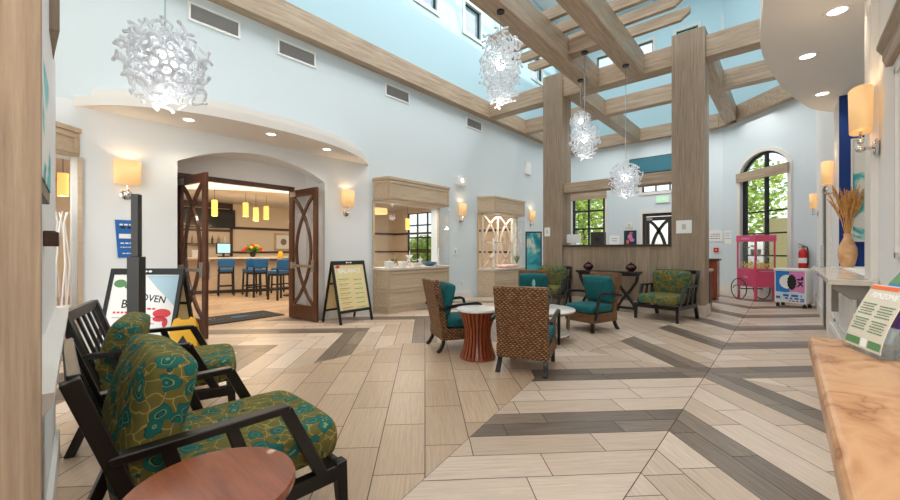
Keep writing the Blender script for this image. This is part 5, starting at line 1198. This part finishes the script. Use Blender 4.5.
o = thing('television', 'large dark television high on the bar back wall', 'television', (-15.07, 4.45, 2.08), -90); MB().box(-.9, -.04, 0, .9, .03, .66).build('casing', M['black'], o, bevel=.008); MB().box(-.87, .031, .03, .87, .034, .63).build('display', M['tvblack'], o)
o = thing('wall_panel', 'dark wood panel framing the television', 'panel', (-15.19, 4.25, 0), -90); MB().box(-1.05, 0, 1.1, 1.35, .008, 2.98).build('backing', M['beige'], o); MB().box(-1.05, 0, 2.78, 1.35, .06, 2.97).build('header', M['darkwood'], o); MB().box(-1.05, 0, 0, -.96, .06, 2.78).box(1.26, 0, 0, 1.35, .06, 2.78).build('upright', M['darkwood'], o); MB().box(-.96, 0, 1.95, 1.26, .05, 2.03).build('rail', M['darkwood'], o)
o = thing('bottle_shelf', 'wall shelf with a row of bottles behind the bar', 'shelf', (-15.0, 4.2, 1.5), -90); MB().box(-.95, -.1, 0, 1.2, .12, .03).build('board', M['darkwood'], o)
for k in range(10):
    b_ = MB().lathe([(0, 0), (.035, 0), (.035, .16), (.013, .21), (.013, .27), (0, .27)], 12).build('bottle', [M['bronze'], M['whitep'], M['leafg'], M['urn']][k % 4], smooth=True); b_.location = (-15.02, 3.2 + k * .2, 1.531)
    tag(b_, 'small bottle standing on the wall shelf behind the bar', 'bottle', 'bottles on the bar shelf')
o = thing('framed_print', 'framed print on the beige bar wall, right of the doorway view', 'picture', (-15.19, 7.18, 1.62), -90); MB().box(-.36, 0, -.34, .36, .03, .34).build('frame', M['case_x'], o, bevel=.005); MB().box(-.29, .03, -.27, .29, .033, .27).build('mount', M['paper'], o); poly_mark('print', [ell(0, 0, .12, .13)], M['bronze'], o, frameM((0, .0335, 0), (-1, 0, 0), (0, 0, 1)))
def pendant(label, x, y, zc, h=.40):
    o = thing('pendant_lamp', label, 'lamp', (x, y, zc), 0, 'amber pendant lamps'); zc_ = 2.98 - zc if (x < -11.4) else 3.3 - zc
    MB().lathe([(.07, -h / 2), (.075, -h / 2), (.075, h / 2), (.0, h / 2), (0, h / 2 - .01), (.07, h / 2 - .01)], 20).build('lamp_shade', M['pend'], o, smooth=True); MB().tube([(0, 0, h / 2), (0, 0, zc_)], .006, 6).build('cord', M['black'], o)
    l = bpy.data.lights.new('pendant_light', 'POINT'); l.energy = 14; l.color = (1, .72, .38); l.shadow_soft_size = .06; lo = bpy.data.objects.new('pendant_light', l); COL.objects.link(lo); lo.parent = o; lo.location = (0, 0, -h / 2 - .06); return o
pendant('amber pendant lamp hanging alone before the television', -11.9, 3.70, 2.46, .44); pendant('amber pendant lamp at the left of a group of three over the bar', -12.0, 4.55, 2.49)
pendant('amber pendant lamp in the middle of a group of three over the bar', -12.1, 4.88, 2.38); pendant('amber pendant lamp at the right of a group of three over the bar', -12.2, 5.23, 2.46)
pendant('amber pendant lamp seen through the display case by the menu sign', -10.5, 9.6, 2.25); pendant('amber pendant lamp seen through the display case at the left edge', -9.6, .6, 2.45)
o = thing('drum_pendant', 'wide cream drum pendant seen through the display case by the menu sign', 'lamp', (-9.4, 7.35, 2.48)); MB().lathe([(.3, -.08), (.305, -.08), (.305, .08), (.3, .08)], 32, cap=False).build('lamp_shade', M['shade'], o, smooth=True); MB().tube([(0, 0, 0), (0, 0, .82)], .006, 6).bar((-.3, 0, 0), (.3, 0, 0), .006, .006).build('stem', M['chrome'], o)
# ------------------------------------------------------------------ outside
def tree(label, x, y, H, R, seed, grp='trees outside the windows', n=2200):
    rr = random.Random(seed); o = thing('tree', label, 'tree', (x, y, 0), 0, grp)
    MB().tube([(0, 0, 0), (.05, .02, H * .3), (0, 0, H * .6)], [.14, .11, .07], 8).build('trunk', M['bark'], o, smooth=True); mb = MB()
    for k in range(n):
        d = Vector((rr.gauss(0, 1), rr.gauss(0, 1), rr.gauss(0, .9))).normalized() * R * rr.random() ** .4; c = Vector((0, 0, H * .65)) + Vector((d.x, d.y, d.z * H * .4 / R)); a = Vector((rr.gauss(0, 1), rr.gauss(0, 1), rr.gauss(0, .5))).normalized(); b_ = a.orthogonal().normalized(); s = rr.uniform(.07, .15)
        mb.add([c - a * s, c + b_ * s * .55, c + a * s, c - b_ * s * .55], [(0, 1, 2, 3)])
    mb.build('foliage', M['canopyg'], o)
tree('bushy yellow-green tree outside the arched window', -1.5, 19.3, 5.2, 1.6, 41); tree('bushy tree outside the arched window, behind the popcorn cart', 2.2, 18.9, 3.6, 1.5, 42)
tree('slender tree outside the far window left of the glass door', -7.4, 18.2, 5.0, 1.3, 43); tree('bushy tree outside the bar window', -16.6, 16.8, 2.1, 1.3, 45); tree('second bushy tree outside the bar window', -13.6, 17.6, 1.9, 1.2, 46)
st(MB().box(-40, -30, -.3, 40, 40, -.06).build('ground_outside', M['lawn']))
o = MB().box(-.6, 15.9, -.06, 2.8, 16.1, 2.3).build('garden_wall', M['tanwall']); tag(o, 'tan garden wall outside the arched window', 'wall'); o['kind'] = 'structure'
# ------------------------------------------------------------------ light
w = bpy.data.worlds.new('World'); SC.world = w; w.use_nodes = True; N = w.node_tree.nodes; Lk = w.node_tree.links; bg = N['Background']
sky = N.new('ShaderNodeTexSky'); sky.sky_type = 'NISHITA'; sky.sun_disc = False; sky.sun_elevation = math.radians(48); sky.sun_rotation = math.radians(60); sky.air_density = 1.0; sky.dust_density = 1.5
hs = N.new('ShaderNodeHueSaturation'); hs.inputs['Saturation'].default_value = .4; Lk.new(sky.outputs[0], hs.inputs['Color']); Lk.new(hs.outputs[0], bg.inputs[0]); bg.inputs[1].default_value = .30
def area(name, loc, rot, sx, sy, e, col=(1, 1, 1)):
    l = bpy.data.lights.new(name, 'AREA'); l.shape = 'RECTANGLE'; l.size = sx; l.size_y = sy; l.energy = e; l.color = col
    o = bpy.data.objects.new(name, l); COL.objects.link(o); o.location = loc; o.rotation_euler = [math.radians(a) for a in rot]; return o
s = bpy.data.lights.new('sun', 'SUN'); s.energy = 2.5; s.angle = math.radians(1.0); s.color = (1, .95, .86); so = bpy.data.objects.new('sun', s); COL.objects.link(so); so.rotation_euler = (math.radians(62), 0, math.radians(75))
area('skylight_fill', (-3.1, 6.5, ZT - .05), (0, 0, 0), 4.2, 11.5, 500, (1, .97, .93))  # added overhead fill for the lobby, placed under the added skylight
area('entrance_fill', (-.5, YN + .15, 2.2), (-90, 0, 180), 6.5, 4, 330, (1, .94, .87))  # added fill from behind the camera, brightens the lower lobby
area('reception_fill', (2.0, -1.2, 5.15), (0, 0, 0), 2.4, 4.5, 60, (1, .93, .84))  # added fill over the unseen reception bay, no fixture there
area('bar_fill', (-10.5, 5.5, 3.25), (0, 0, 0), 5, 8, 360, (1, .90, .76))  # added broad fill to brighten the bar room, beyond its pendants
area('office_fill', (-2.8, 12.6, 4.9), (0, 0, 0), 5, 2.4, 60, (1, .97, .93))  # added area fill for the space behind the half wall
# ------------------------------------------------------------------ camera
cam = bpy.data.cameras.new('Camera'); co = bpy.data.objects.new('Camera', cam); COL.objects.link(co)
cam.sensor_width = 36; cam.lens = 385 / 900 * 36; cam.clip_start = .02; cam.clip_end = 200
co.location = (0, 0, 1.3); co.rotation_euler = (math.radians(90), 0, math.atan(338 / 385)); SC.camera = co
SC.view_settings.view_transform = 'Standard'; SC.view_settings.look = 'None'; SC.view_settings.gamma = 1; SC.view_settings.exposure = 0.08
